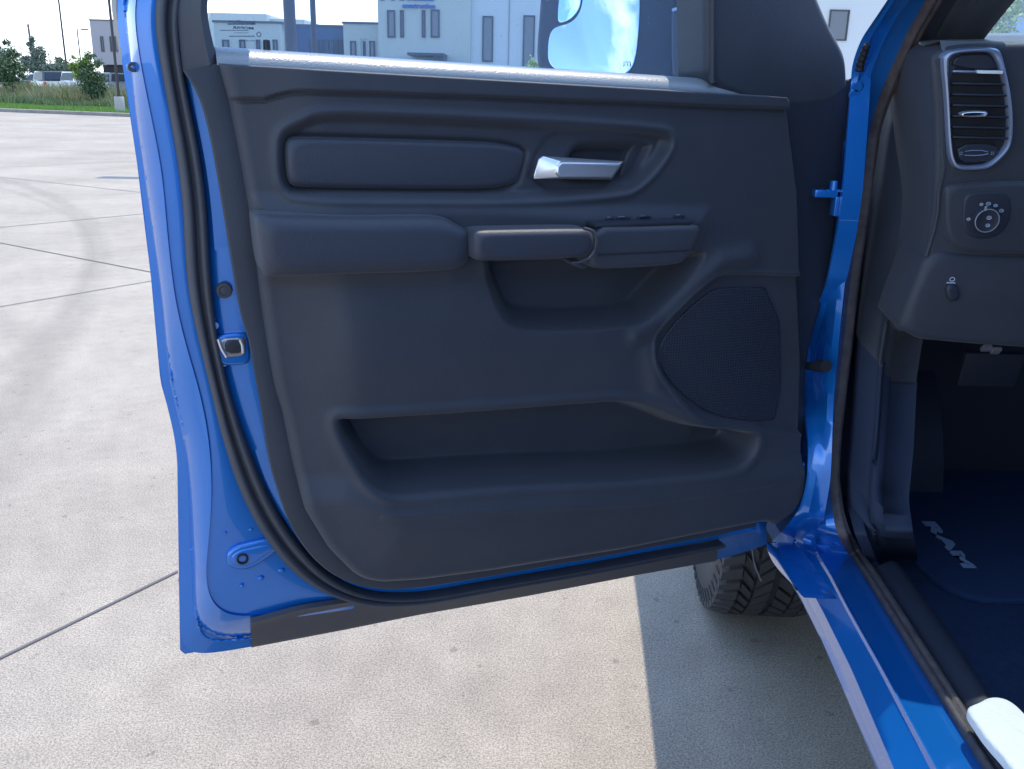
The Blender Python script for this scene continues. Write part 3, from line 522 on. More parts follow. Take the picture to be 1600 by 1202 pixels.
# main heightfield on a Coons grid
left = [TF1[0]] + TF1[1:13]; mid = (566, 896)
Lc = resample([DOOR.un(x, y, .108) for x, y in left + [mid]], 361, 3)
Bc = resample([DOOR.un(x, y, .108) for x, y in [mid] + TF1[13:-1] + [(1182, 808), (1196, 812)]], 401, 3)
Rc = resample([DOOR.un(x, y, .108) for x, y in ((1205, 150), (1225, 300), (1230, 450), (1236, 560), (1233, 650), (1232, 760), (1220, 790), (1196, 812))], 361, 4)
Tc = resample([DOOR.un(341, 99, .108), DOOR.un(1205, 150, .108)], 401)
u = np.linspace(0, 1, 401)[None, :, None]; v = np.linspace(0, 1, 361)[:, None, None]
C = (1 - v) * Tc[None] + v * Bc[None] + (1 - u) * Lc[:, None] + u * Rc[:, None] - ((1 - u) * (1 - v) * Tc[0] + u * (1 - v) * Tc[-1] + (1 - u) * v * Bc[0] + u * v * Bc[-1])
X, Y = C[..., 0], C[..., 1]
outl = np.vstack([Lc, Bc[1:], Rc[::-1][1:], Tc[::-1][1:-1]])[::6]
edge = -sdf(outl, X, Y)
pl = lambda pts, d: [tuple(DOOR.un(x, y, d)) for x, y in pts]
# distance from the left and bottom border only
eb = linedist([tuple(a) for a in np.vstack([Lc, Bc])[::6]], X, Y)
Dz = .106 + .016 * np.sqrt(1 - (1 - np.clip(eb / .014, 0, 1)) ** 2) + .020 * sst(eb / .11)
# belt section above the seam
seam = [(300, 157), (415, 158), (432, 152), (455, 146), (480, 145), (700, 152), (900, 160), (1100, 168), (1230, 173)]
sb = sdf(pl(seam + [(1260, 0), (300, 0)], .135), X, Y); Dz += .010 * sst(-sb / .004) - .003 * np.exp(-(sb / .0022) ** 2)
# recessed band with the insert
A = [(436, 235), (438, 214), (448, 200), (470, 190), (497, 176), (640, 181), (820, 190), (1028, 203), (1044, 212), (1042, 232), (1020, 265), (992, 292), (965, 303), (850, 311), (640, 310), (462, 308), (445, 298), (438, 275)]
a_ = sdf(chaikin(pl(A, .132), 2), X, Y); Dz -= .012 * sst(-a_ / .012); Dz += .0035 * np.exp(-((a_ - .004) / .005) ** 2)
INS = [(448, 232), (450, 219), (462, 214), (640, 219), (826, 225), (816, 262), (808, 296), (640, 296), (466, 294), (453, 288), (449, 262)]
i_ = sdf(chaikin(pl(INS, .137), 2), X, Y); Dz -= .006 * np.exp(-(i_ / .0045) ** 2)
HZ = [(833, 222), (874, 194), (1026, 205), (1040, 216), (1036, 236), (988, 292), (960, 298), (812, 298)]
h_ = sdf(chaikin(pl(HZ, .12), 1), X, Y); Dz -= .006 * sst(-h_ / .006)
cup = [(880, 222), (905, 212), (1010, 216), (1006, 235), (975, 290), (868, 291), (862, 260)]
h2 = sdf(chaikin(pl(cup, .10), 2), X, Y); Dz -= .030 * sst(-h2 / .022)
# hand recess below the armrest and the diagonal rail beside it
Mr = [(742, 400), (750, 440), (765, 485), (790, 512), (880, 514), (985, 506), (1012, 488), (1060, 440), (1092, 400), (1092, 380), (742, 380)]
mr = sdf(chaikin(pl(Mr, .12), 2), X, Y); Dz -= .052 * sst(-mr / .030)
rail = pl([(985, 520), (1030, 492), (1085, 435), (1120, 405), (1160, 398)], .13); rd_ = linedist(rail, X, Y); Dz += .010 * np.exp(-(rd_ / .016) ** 2)
rail2 = pl([(1008, 545), (1020, 600), (1060, 640), (1110, 680)], .13); Dz += .007 * np.exp(-(linedist(rail2, X, Y) / .016) ** 2)
# speaker field
SPK = [(1015, 545), (1022, 518), (1040, 494), (1080, 455), (1112, 431), (1128, 427), (1160, 425), (1300, 432), (1300, 680), (1190, 672), (1110, 662), (1082, 650), (1050, 615), (1022, 575)]
sk = sdf(chaikin(pl(SPK, .135), 1), X, Y); Dz -= .008 * sst(-sk / .004); Dz += .003 * np.exp(-((sk - .002) / .003) ** 2)
# lower bulge and the map pocket
PK = [(524, 652), (527, 674), (540, 702), (556, 730), (572, 752), (592, 766), (622, 771), (700, 764), (795, 757), (880, 753), (969, 750), (1050, 742), (1109, 736), (1150, 729), (1170, 715), (1180, 695), (1180, 675), (1160, 668), (1086, 661), (1040, 640), (985, 621), (900, 626), (781, 636), (640, 645), (547, 650)]
PKm = chaikin(pl(PK, .135), 2); pk = sdf(PKm, X, Y)
low = sdf(pl([(460, 770), (540, 765), (620, 780), (800, 768), (1000, 755), (1180, 735), (1260, 720), (1260, 1000), (300, 1000)], .14), X, Y)
Dz += .014 * sst(.5 - low / .05)
def blur(Z, n):
    k = np.exp(-.5 * (np.arange(-2 * n, 2 * n + 1) / n) ** 2); k /= k.sum(); E = np.pad(Z, 2 * n, mode='edge')
    E = np.apply_along_axis(lambda r_: np.convolve(r_, k, 'valid'), 0, E); return np.apply_along_axis(lambda r_: np.convolve(r_, k, 'valid'), 1, E)
bul = sdf(pl([(500, 660), (560, 625), (800, 605), (1000, 590), (1020, 420), (480, 420)], .14), X, Y); Dz += .012 * blur(sst(-bul / .05), 12)
depthp = .078 * sst(-pk / .026) ; zt = DOOR.un(800, 640, .13)[1]
Dz -= depthp; Dz += .004 * np.exp(-((pk - .006) / .007) ** 2)
Dz += .0015 * np.exp(-(linedist(pl([(596, 803), (800, 790), (1000, 782), (1200, 752)], .14), X, Y) / .004) ** 2)
# shoulder under the armrest pieces
Ar = [(404, 318), (740, 318), (905, 330), (1100, 332), (1098, 352), (1080, 400), (925, 420), (740, 420), (700, 432), (416, 436)]
ar = sdf(pl(Ar, .14), X, Y); Dz += .010 * sst(.5 - ar / .03)
Dz = np.where(edge < 1e-4, np.minimum(Dz, .108), Dz)
trim = mesh('trim_panel', DOOR.to(X, Y, Dz).reshape(-1, 3), [(i * 401 + j, i * 401 + j + 1, (i + 1) * 401 + j + 1, (i + 1) * 401 + j) for i in range(360) for j in range(400)], plastic, front_door, True)
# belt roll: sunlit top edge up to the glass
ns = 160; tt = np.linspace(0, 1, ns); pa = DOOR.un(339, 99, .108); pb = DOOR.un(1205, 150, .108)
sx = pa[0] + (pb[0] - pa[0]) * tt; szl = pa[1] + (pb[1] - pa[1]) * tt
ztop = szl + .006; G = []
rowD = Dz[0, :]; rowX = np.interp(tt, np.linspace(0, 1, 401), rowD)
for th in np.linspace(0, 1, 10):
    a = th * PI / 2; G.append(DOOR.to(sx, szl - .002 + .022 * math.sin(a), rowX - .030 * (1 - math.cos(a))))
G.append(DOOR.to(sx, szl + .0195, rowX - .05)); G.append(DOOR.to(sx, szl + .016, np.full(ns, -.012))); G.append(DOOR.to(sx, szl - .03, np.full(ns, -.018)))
m = MB().grid(np.array(G)); belt = m.build('belt_trim', mat('belt_plastic_sunlit', (.20, .235, .26), .34, bump=(420, .5, .0012), spec=1), front_door)  # same plastic with the sun's sheen put into a lighter base colour
# lock knob on the belt
b0_ = DOOR.un(419, 96, .08); kb = DOOR.to(b0_[0], b0_[1] + .004, .075)
th = np.arange(16) * 2 * PI / 16
def lathe(o, prof, k=20, ax=None):
    ax = np.eye(3) if ax is None else np.array(ax); th = np.arange(k) * 2 * PI / k
    return np.array([o + r * (np.cos(th)[:, None] * ax[0] + np.sin(th)[:, None] * ax[1]) + z * ax[2] for r, z in prof])
MB().grid(lathe(kb, [(.0, .0), (.016, .0), (.0165, .004), (.013, .007), (.0, .007)]), True).build('knob_bezel', plast_d, front_door)
MB().grid(lathe(kb, [(.0045, .0), (.0045, .018), (.004, .021), (.0, .022)]), True).build('lock_knob', plast_d, front_door)
# leather insert
slab(DOOR, INS, .112, .137, .008, 2, 160).build('leather_insert', leather, front_door)
# armrest pieces
slab(DOOR, [(400, 352), (400, 336), (420, 337), (551, 341), (672, 339), (700, 342), (720, 353), (741, 366), (739, 400), (735, 419), (700, 428), (551, 432), (430, 437), (414, 434), (408, 418)], .108, .182, .020, 2, 220, k=8).build('armrest_bolster', leather, front_door)
slab(DOOR, [(741, 370), (746, 361), (800, 360), (915, 358), (929, 361), (931, 385), (925, 400), (905, 405), (760, 410), (742, 408)], .112, .200, .010, 2, 160, k=7).build('elbow_pad', leather, front_door)
# switch panel with a chamfered end
slab(DOOR, [(924, 356), (1010, 355), (1094, 352), (1097, 358), (1088, 380), (1074, 408), (1058, 415), (1000, 419), (930, 422), (922, 412)], .112, .190, .008, 1, 160, k=6).build('switch_panel', plastic, front_door)
gr_ = dcurve([(934, 398), (1000, 395), (1076, 391)], .1905, 60, 2); MB().tube(gr_, .0012, 6).build('switch_panel_groove', hole, front_door)
pw = dcurve([(912, 357), (928, 361), (932, 372), (931, 392), (922, 404), (905, 411), (893, 412)], .2015, 60, 3); MB().tube(pw, .0022, 8).build('pull_trim', plastic, front_door)
cu = [(893, 409), (914, 406), (922, 412), (916, 422), (904, 419)]
slab(DOOR, cu, .11, .150, .006, 2, 60).build('pull_cup_edge', plastic, front_door)
zt_ = DOOR.un(1010, 353, .190)[1]
def top_at(x, y):
    P = at_z(x, y, CAMZ + zt_ + .001) - DOOR.o; return P @ DOOR.e1, P @ DOOR.n
s_a, d_a = top_at(920, 349); s_b, d_b = top_at(1070, 346)
MB().box(DOOR.to((s_a + s_b) / 2, zt_ + .0015, .168), [abs(s_a - s_b) / 2 + .004, .016, .0028], [es, nd, [0, 0, 1]], .002).build('switch_bezel', plast_d, front_door)
for x, y, w in ((930, 341, .006), (941, 339, .006), (957, 342, .010), (988, 341, .010), (996, 343, .010), (1045, 340, .008)):
    s_, d_ = top_at(x, y); d_ = min(max(d_, .150), .178)
    o = MB().box(DOOR.to(s_, zt_ + .0045, d_), [w, .007, .0028], [es, unit(nd + [0, 0, .25]), [0, 0, 1]], .002).build('window_switch', plast_d, front_door)
    MB().box(DOOR.to(s_ + w * .3, zt_ + .0074, d_ + .003), [w * .35, .0022, .0012], [es, unit(nd + [0, 0, .25]), [0, 0, 1]], .0006).build('switch_cap', chrome, front_door)
# interior door handle: faceted chrome lever
hd = [(833, 280), (836, 262), (842, 246), (848, 243)]
bm_ = MB()
def hp(x, y, d): q = DOOR.un(x, y, d); return DOOR.to(q[0], q[1], d)
front_ = [hp(874, 276, .150), hp(871, 269, .150), (hp(872, 261, .150)), hp(878, 255, .150), hp(966, 257, .146), hp(954, 276, .148)]
rim_t = [hp(876, 278, .146), hp(868, 271, .147), hp(868, 259, .147), hp(876, 252, .146), hp(972, 254, .144), hp(955, 278, .146)]
left_ = [hp(834, 280, .136), hp(834, 274, .136), hp(841, 249, .137), hp(848, 244, .138), hp(975, 252, .130), hp(956, 281, .130)]
back_ = [hp(834, 280, .122), hp(834, 274, .122), hp(841, 249, .122), hp(848, 244, .122), hp(975, 252, .118), hp(956, 281, .118)]
bm_.grid(np.array([back_, left_, rim_t, front_]), True); bm_.F.append(tuple(range(bm_.n - 6, bm_.n)))
o = bm_.build('door_handle', chrome, front_door, 'a'); bv = o.modifiers.new('b', 'BEVEL'); bv.width = .0014; bv.segments = 3; bv.limit_method = 'ANGLE'
q = [hp(x, y, .099) for x, y in ((975, 232), (990, 222), (1003, 222), (1000, 232), (975, 290), (962, 290))]
slab(DOOR, [(962, 291), (985, 226), (1006, 219), (1012, 224), (976, 291)], .088, .112, .004, 1, 60).build('handle_rib', plastic, front_door)
# speaker grille
sg = mat('speaker_mesh', (.022, .028, .048), .55)
t = sg.node_tree; b = t.nodes['Principled BSDF']; tcn = t.nodes.new('ShaderNodeTexCoord'); vo = t.nodes.new('ShaderNodeTexVoronoi'); vo.inputs['Scale'].default_value = 215; vo.inputs['Randomness'].default_value = 0
rr = t.nodes.new('ShaderNodeValToRGB'); rr.color_ramp.elements[0].position = .30; rr.color_ramp.elements[1].position = .42; rr.color_ramp.elements[0].color = (.010, .014, .024, 1); rr.color_ramp.elements[1].color = (.026, .034, .056, 1)
ro = t.nodes.new('ShaderNodeVectorRotate'); ro.rotation_type = 'Z_AXIS'; ro.inputs['Angle'].default_value = -math.atan2(es[1], es[0]); sp_ = t.nodes.new('ShaderNodeSeparateXYZ'); cb2 = t.nodes.new('ShaderNodeCombineXYZ'); vo.voronoi_dimensions = '2D'
t.links.new(tcn.outputs['Object'], ro.inputs['Vector']); t.links.new(ro.outputs[0], sp_.inputs[0]); t.links.new(sp_.outputs[0], cb2.inputs[0]); t.links.new(sp_.outputs[2], cb2.inputs[1]); t.links.new(cb2.outputs[0], vo.inputs['Vector']); t.links.new(vo.outputs['Distance'], rr.inputs[0]); t.links.new(rr.outputs[0], b.inputs['Base Color'])
bn = t.nodes.new('ShaderNodeBump'); bn.inputs['Distance'].default_value = .002; bn.inputs['Strength'].default_value = .6; t.links.new(vo.outputs['Distance'], bn.inputs['Height']); t.links.new(bn.outputs[0], b.inputs['Normal'])
slab(DOOR, [(1026, 548), (1050, 508), (1105, 458), (1130, 449), (1218, 450), (1222, 655), (1180, 660), (1112, 650), (1060, 612), (1032, 575)], .118, .1385, .003, 1, 160).build('speaker_grille', sg, front_door)
# small pull tab in the pocket
slab(DOOR, [(795, 757), (800, 748), (830, 743), (834, 747), (818, 752), (806, 757)], .10, .128, .003, 1, 40).build('pocket_tab', plastic, front_door)
# front edge of the door: black sealing face towards the hinges
slab(DOOR, [(1190, 100), (1322, 90), (1326, 110), (1326, 200), (1316, 300), (1306, 400), (1290, 470), (1262, 560), (1262, 700), (1236, 770), (1215, 800), (1190, 822), (1180, 700), (1180, 400)], -.01, .1085, .012, 1, 200).build('front_seal', plast_d, front_door)
# latch, plugs, bolts on the shut face
def disc(px, py, d, r, prof, m, name, par, k=24):
    q = DOOR.un(px, py, d); o = DOOR.to(q[0], q[1], d); return MB().grid(lathe(o, [(a * r, b) for a, b in prof], k, [es, [0, 0, 1], nd]), True).build(name, m, par)
dome = [(1.0, -.004), (1.0, .001), (.9, .003), (.66, .0035), (.58, .0015), (.3, .002), (0, .0025)]
disc(350, 454, .078, .0105, dome, rubber, 'rubber_plug', front_door)
disc(207, 105, .034, .0060, [(1, -.004), (1, .003), (.8, .005), (.45, .005), (.4, .002), (0, .002)], mat('dark_bolt', (.05, .055, .07), .4, .4), 'bolt', front_door)
slab(DOOR, [(196, 98), (218, 96), (226, 104), (222, 112), (200, 113)], .020, .037, .004, 1, 60).build('bolt_boss', paint, front_door)
slab(DOOR, [(352, 872), (362, 856), (385, 850), (428, 838), (444, 850), (430, 866), (395, 890), (372, 893), (356, 886)], .050, .062, .005, 2, 100).build('embossed_plate', paint, front_door)
slab(DOOR, [(360, 873), (368, 862), (386, 858), (426, 849), (432, 854), (424, 862), (394, 884), (374, 887), (363, 881)], .055, .0635, .003, 2, 100).build('embossed_plate_centre', paint, front_door)
disc(379, 874, .065, .0085, [(1, -.003), (1, .001), (.75, .0015), (.6, -.002), (0, -.002)], hole, 'bolt_hole', front_door)
for x, y, w in ((392, 829, 5), (352, 835, 4), (408, 905, 7), (440, 893, 8), (378, 917, 5), (300, 860, 5)):
    slab(DOOR, [(x - w, y), (x, y - w * .6), (x + w, y - 2), (x, y + w * .6)], .046 if x > 320 else .01, .0585 if x > 320 else .020, .002, 2, 30).build('spot_weld', paint, front_door)
# latch: recess, claw, housing
slab(DOOR, [(330, 526), (382, 519), (388, 524), (392, 562), (386, 571), (352, 573), (340, 568)], .060, .0795, .004, 2, 80).build('latch_surround', paint, front_door)
slab(DOOR, [(340, 530), (380, 527), (384, 531), (385, 553), (380, 557), (352, 560), (343, 548)], .070, .0820, .003, 1, 80).build('latch_housing', mat('latch_zinc', (.42, .42, .44), .32, .85, bump=(90, .4, .003)), front_door)
slab(DOOR, [(350, 533), (372, 531), (380, 534), (380, 552), (354, 554)], .070, .0850, .002, 1, 60).build('latch_claw', mat('latch_black', (.03, .03, .036), .3), front_door)
for pts in ([(375, 531), (379, 540), (380, 552)], [(341, 530), (346, 545), (354, 558)]): MB().tube(dcurve(pts, .0865, 30, 2), .0022, 8).build('latch_pin', chrome, front_door)
for x, y in ((331, 499), (337, 509), (350, 568)): disc(x, y, .072, .0042, [(1, -.003), (1, .002), (.6, .003), (0, .003)], mat('paint_fleck', (.30, .48, .85), .4) if 'paint_fleck' not in MAT else MAT['paint_fleck'], 'bolt_head', front_door, 10)
# ---- door glass
gl = [(.985, -.05), (.985, .05), (.86, .475), (.40, .475), (.20, .30), (.20, -.05)]
slab(DOOR, gl, -.024, -.020, .001, 0, 60, True, 1).build('window_glass', pane, front_door, False)
# factory sticker lettering, read from outside so mirrored from in here
def sticker(s, x0, x1, yb, yt, off=0.0, d=-.0190):
    me, V = text('sticker', s, 1, None, ink, front_door, 0.0, off); a = DOOR.un(x0, yb, d); b = DOOR.un(x1, yb, d); c = DOOR.un(x0, yt, d)
    w = V[:, 0].max() - V[:, 0].min(); u = (V[:, 0] - V[:, 0].min()) / w; Q = DOOR.to(b[0] + (a[0] - b[0]) * u, a[1] + V[:, 1] / .7 * (c[1] - a[1]), np.full(len(V), d)) - ORG['o']
    me.vertices.foreach_set('co', Q.ravel()); me.update(); link('sticker_lettering', me, ink, front_door, False)
sticker('SecureDrive', 357, 399, 35.0, 30.5, .004); sticker('SecureDrive', 356, 399, 39.5, 35.8, .03) if False else None
sticker('MOPAR', 363, 396, 45, 41, .03)
def dashes(x0, x1, y, h, n, seed):
    r = random.Random(seed); x = x0; m = MB(); k = 0
    while x < x1:
        w = r.uniform(.8, 1.8)
        a = DOOR.un(x, y + h / 2, -.0190); b = DOOR.un(min(x + w, x1), y - h / 2 * r.uniform(.6, 1), -.0190)
        m.add(DOOR.to(np.array([a[0], b[0], b[0], a[0]]), np.array([a[1], a[1], b[1], b[1]]), np.full(4, -.0190)), [(0, 1, 2, 3)]); x += w + r.uniform(.35, .8)
    m.build('sticker_small_print', ink, front_door, False)
for i, (x0, x1, y, h) in enumerate(((356, 399, 37.6, 2.6), (344, 388, 47.6, 1.4), (366, 388, 51.5, .9), (358, 398, 56.8, 1.8), (373, 398, 64, 1.2), (374, 383, 75.5, 1.6), (374, 381, 81, 1.6), (376, 396, 85.5, .8))): dashes(x0, x1, y, h, 10, i)
m = MB()
for k in range(5):                                                   # five-wedge star badge printed on the glass
    a0 = PI / 2 + k * 2 * PI / 5; q = DOOR.un(404.5, 54, -.0190); pts = [(.0020, a0 - .35), (.0037, a0 - .5), (.0037, a0 + .5), (.0020, a0 + .35)]
    m.add(DOOR.to(q[0] + np.array([r * math.cos(t) for r, t in pts]), q[1] + np.array([r * math.sin(t) for r, t in pts]), np.full(4, -.0190)), [(0, 1, 2, 3)])
m.build('star_badge', ink, front_door, False)
# ---- door mirror outside the glass
MC = at_y(925, 40, 1.80); nm = unit(unit(es * .85 + nd * .50) + np.array([0, 0, .24])); m1 = unit(np.cross([0, 0, 1], nm)); m1 = m1 if m1 @ Rv > 0 else -m1; m2 = unit(np.cross(nm, m1)); m2 = m2 if m2[2] > 0 else -m2
MIR = Frame(MC, m1, m2, nm)
hous = [(843, -30), (838, 40), (835, 75), (836, 104), (843, 117), (870, 122), (975, 131), (1040, 133), (1060, 128), (1062, -30), (1050, -110), (860, -120)]
slab(MIR, hous, -.09, .004, .012, 1, 140).build('mirror_housing', plast_d, front_door)
slab(MIR, [(856, 79), (857, 60), (862, 46), (872, 41), (892, 36), (903, 25), (910, 8), (912, -30), (914, -90), (998, -95), (1000, 0), (998, 44), (994, 88), (986, 108), (978, 116), (962, 118), (910, 113), (868, 109), (860, 102), (856, 92)], .002, .0062, .001, 1, 160).build('mirror_glass', mirror_m, front_door)
# convex spotter glass
q = slab(MIR, [(871, 36), (872, 8), (877, -30), (880, -85), (906, -85), (909, -30), (908, 2), (903, 18), (892, 30), (880, 35)], .003, .0060, .001, 2, 100); V = np.concatenate(q.V)
q.build('spotter_mirror', mat('spotter_silvering', (.70, .90, .98), .02, 1), front_door)
for k in range(3):
    c_ = MIR.un(976 + k * 4.2, 101, .0070); MB().tube(MIR.to(c_[0] + np.array([0, .0006, -.0006, 0]), c_[1] + np.array([-.0025, -.001, .001, .0025]), np.full(4, .0068)), .0004, 4).build('heater_mark', ink, front_door)
q = [MIR.un(x, y, .0068) for x, y in ((974, 104), (974, 97), (985, 97), (985, 104))]; MB().tube(MIR.to(np.array([a[0] for a in q]), np.array([a[1] for a in q]), np.full(4, .0068)), .0004, 4).build('heater_mark', ink, front_door)
AR = Frame(at_y(1080, 60, 1.66), m1, m2, nm)
slab(AR, [(1046, 20), (1050, 10), (1112, 12), (1112, 124), (1052, 124), (1047, 118)], -.10, .0, .008, 1, 100).build('mirror_arm', mat('mirror_arm_plastic', (.05, .062, .09), .4, bump=(300, .3, .001)), front_door)
slab(AR, [(1048, 16), (1052, 11), (1112, 5), (1112, 10), (1060, 15), (1052, 19)], .0, .006, .0015, 1, 60).build('arm_upper_lip', satin, front_door)
slab(AR, [(1052, 121), (1110, 121), (1110, 124), (1052, 124)], .0, .004, .0008, 0, 60).build('arm_lower_lip', satin, front_door)

# ------------------------------------------------------------------ A pillar and sill as one pressing
def tcurve(pts, n=260, sm=1.4):
    P = []
    for x, y, k, val in pts:
        if k == 's': q = SIDE.un(x, y, -val); P.append(SIDE.to(q[0], q[1], -val))
        else: P.append(at_z(x, y, CAMZ + val))
    return resample(P, n, sm)
PL = [(1450, -110, 's', .02), (1420, -58, 's', .0), (1387, 0, 's', 0), (1345, 62, 's', 0), (1331, 100, 's', 0), (1326, 180, 's', 0), (1321, 250, 's', 0), (1317, 302, 's', 0), (1308, 367, 's', 0), (1292, 444, 's', 0), (1265, 505, 's', 0), (1250, 545, 's', 0), (1245, 576, 's', 0), (1248, 620, 's', 0), (1258, 660, 's', 0), (1262, 700, 's', 0), (1261, 750, 's', 0), (1250, 795, 's', -.005), (1226, 826, 's', -.015), (1203, 850, 'z', -.83), (1214, 872, 'z', -.85), (1247, 925, 'z', -.86), (1278, 987, 'z', -.86), (1320, 1082, 'z', -.86), (1371, 1202, 'z', -.86), (1425, 1330, 'z', -.86), (1600, 1750, 'z', -.86)]
PB = [(1462, -110, 's', .02), (1430, -58, 's', .0), (1398, 0, 's', .008), (1362, 55, 's', .008), (1342, 110, 's', .008), (1332, 180, 's', .01), (1328, 250, 's', .01), (1323, 302, 's', .01), (1312, 375, 's', .010), (1298, 455, 's', .012), (1280, 515, 's', .018), (1272, 550, 's', .020), (1270, 580, 's', .02), (1272, 620, 's', .018), (1276, 660, 's', .014), (1278, 700, 's', .012), (1275, 750, 's', .012), (1264, 800, 's', .005), (1238, 845, 'z', -.80), (1240, 870, 'z', -.815), (1252, 892, 'z', -.82), (1286, 956, 'z', -.82), (1330, 1045, 'z', -.82), (1392, 1190, 'z', -.82), (1420, 1260, 'z', -.82), (1480, 1400, 'z', -.82), (1640, 1780, 'z', -.82)]
PC = [(1480, -110, 's', .03), (1448, -58, 's', .03), (1408, 4, 's', .024), (1374, 66, 's', .024), (1352, 125, 's', .024), (1341, 180, 's', .024), (1337, 250, 's', .024), (1331, 311, 's', .024), (1320, 404, 's', .024), (1311, 490, 's', .026), (1306, 540, 's', .028), (1302, 580, 's', .028), (1299, 620, 's', .028), (1297, 660, 's', .028), (1296, 700, 's', .028), (1294, 750, 's', .03), (1284, 810, 's', .03), (1270, 845, 'z', -.785), (1277, 866, 'z', -.785), (1298, 900, 'z', -.785), (1327, 956, 'z', -.785), (1377, 1045, 'z', -.785), (1461, 1202, 'z', -.785), (1490, 1258, 'z', -.785), (1560, 1390, 'z', -.785), (1760, 1760, 'z', -.785)]
WR = [(1505, -110, 's', .06), (1478, -58, 's', .06), (1449, 0, 's', .06), (1420, 50, 's', .06), (1400, 95, 's', .06), (1375, 155, 's', .06), (1360, 210, 's', .06), (1350, 300, 's', .06), (1336, 400, 's', .06), (1325, 490, 's', .06), (1320, 542, 's', .06), (1315, 580, 's', .06), (1311, 620, 's', .06), (1306, 660, 's', .06), (1302, 700, 's', .06), (1299, 750, 's', .06), (1303, 800, 's', .06), (1313, 838, 's', .065), (1327, 866, 'z', -.795), (1350, 900, 'z', -.795), (1385, 956, 'z', -.795), (1440, 1045, 'z', -.795), (1538, 1202, 'z', -.795), (1575, 1262, 'z', -.795), (1650, 1380, 'z', -.795), (1880, 1740, 'z', -.795)]
def mixp(A, B, t): return None
cPL, cPB, cPC, cWR = tcurve(PL), tcurve(PB), tcurve(PC), tcurve(WR)
inb = -to_
zz = np.array([0, 0, 1.])
kk = np.linspace(0, 1, 260)[:, None]
flat = sst((kk - .50) / .10)                        # 0 on the pillar, 1 on the sill
rown = lambda A: A / np.linalg.norm(A, axis=1)[:, None]
tan = rown(np.gradient(resample(cWR, 260, 8), axis=0)); lat = resample(cWR - cPC, 260, 8); lat = rown(lat - (lat * tan).sum(1)[:, None] * tan); lat = rown(resample(lat, 260, 10) if False else lat)
up = np.cross(tan, lat); up = np.where(((CAM - cWR) * up).sum(1)[:, None] < 0, -up, up); up = rown(up)
cross = [cPL + .03 * inb - flat * .05 * zz - (1 - flat) * .0 * tf, cPL + .004 * inb - flat * .012 * zz, cPL, cPL * .62 + cPB * .38 - .005 * up, cPL * .5 + cPB * .5 - .003 * up, cPB, cPB * .5 + cPC * .5 - .003 * up, cPC * .92 + cPB * .08 - .004 * up, cPC + .004 * up, cPC * .96 + cWR * .04 + .0045 * up, cPC * .90 + cWR * .10 - .004 * up, cPC * .5 + cWR * .5 - .004 * up, cWR - .002 * up, cWR + .004 * lat - .02 * up]
MB().grid(np.array(cross)).build('pillar_and_sill', paint, truck, 'a')
# seal lip running round the opening
def off3(c, a, b, nn=None): return c + a * lat + b * up
loft('opening_seal', [off3(cWR, -.001, -.004), off3(cWR, .000, .008), off3(cWR, .004, .012), off3(cWR, .009, .009), off3(cWR, .010, .002), off3(cWR, .013, .009), off3(cWR, .019, .008), off3(cWR, .023, .001), off3(cWR, .024, -.01)], rubber_b, truck)
# interior trim of the pillar and kick panel
KI = tcurve([(1500, -60, 's', .085), (1462, 0, 's', .085), (1440, 50, 's', .085), (1412, 100, 's', .085), (1390, 155, 's', .085), (1374, 220, 's', .085), (1362, 300, 's', .085), (1350, 400, 's', .085), (1340, 490, 's', .085), (1335, 542, 's', .085), (1330, 620, 's', .085), (1322, 720, 's', .085), (1322, 790, 's', .085), (1334, 835, 's', .085), (1352, 878, 'z', -.80), (1366, 902, 'z', -.81)])
KM = tcurve([(1530, -60, 's', .11), (1495, 0, 's', .11), (1468, 50, 's', .11), (1442, 100, 's', .11), (1432, 155, 's', .115), (1436, 220, 's', .12), (1436, 300, 's', .12), (1425, 370, 's', .12), (1405, 440, 's', .12), (1385, 500, 's', .12), (1375, 560, 's', .12), (1365, 700, 's', .12), (1358, 790, 's', .12), (1362, 835, 's', .115), (1372, 878, 'z', -.84), (1386, 905, 'z', -.85)])
KN = tcurve([(1560, -50, 's', .12), (1530, -4, 's', .12), (1500, 36, 's', .12), (1478, 68, 's', .125), (1462, 110, 's', .13), (1456, 200, 's', .135), (1456, 280, 's', .135), (1446, 370, 's', .14), (1420, 450, 's', .14), (1395, 530, 's', .14), (1385, 600, 's', .14), (1380, 700, 's', .14), (1372, 780, 's', .13), (1378, 830, 's', .125), (1392, 875, 'z', -.855), (1404, 903, 'z', -.86)])
rid = lambda t, d: KM * (1 - t) + KN * t + d * to_
PT = [KI - .02 * to_, KI, KI * .7 + KM * .3 + .004 * to_, KI * .2 + KM * .8, KM - .006 * to_, rid(.15, .004), rid(.35, .009), rid(.6, .002), rid(.8, -.008), KN - .004 * to_, KN - .05 * to_]
loft('pillar_trim', [c[:146] for c in PT], plastic, truck)
loft('kick_trim', [c[144:] + .002 * inb for c in PT], mat('kick_vinyl', (.020, .032, .066), .8), truck)
SD = [off3(cWR, .024, -.006), off3(cWR, .03, .0), off3(cWR, .055, .001), off3(cWR, .062, -.004), off3(cWR, .07, -.02), off3(cWR, .075, -.06)]
i0 = 150; loft('scuff_plate', [c[i0:] for c in SD], plast_d, truck)
# ------------------------------------------------------------------ dashboard
dp = plastic
dash = slab(DASH, [(1454, 96), (1464, 80), (1490, 70), (1560, 68), (1800, 66), (2300, 66), (2300, 330), (1640, 330), (1600, 520), (1430, 500), (1452, 380), (1460, 320), (1462, 200)], -.26, .0, .010, 1, 240)
dash = dash.build('dashboard', plastic, truck)
q0 = DASH.un(1466, 90); q1 = DASH.un(1600, 66)
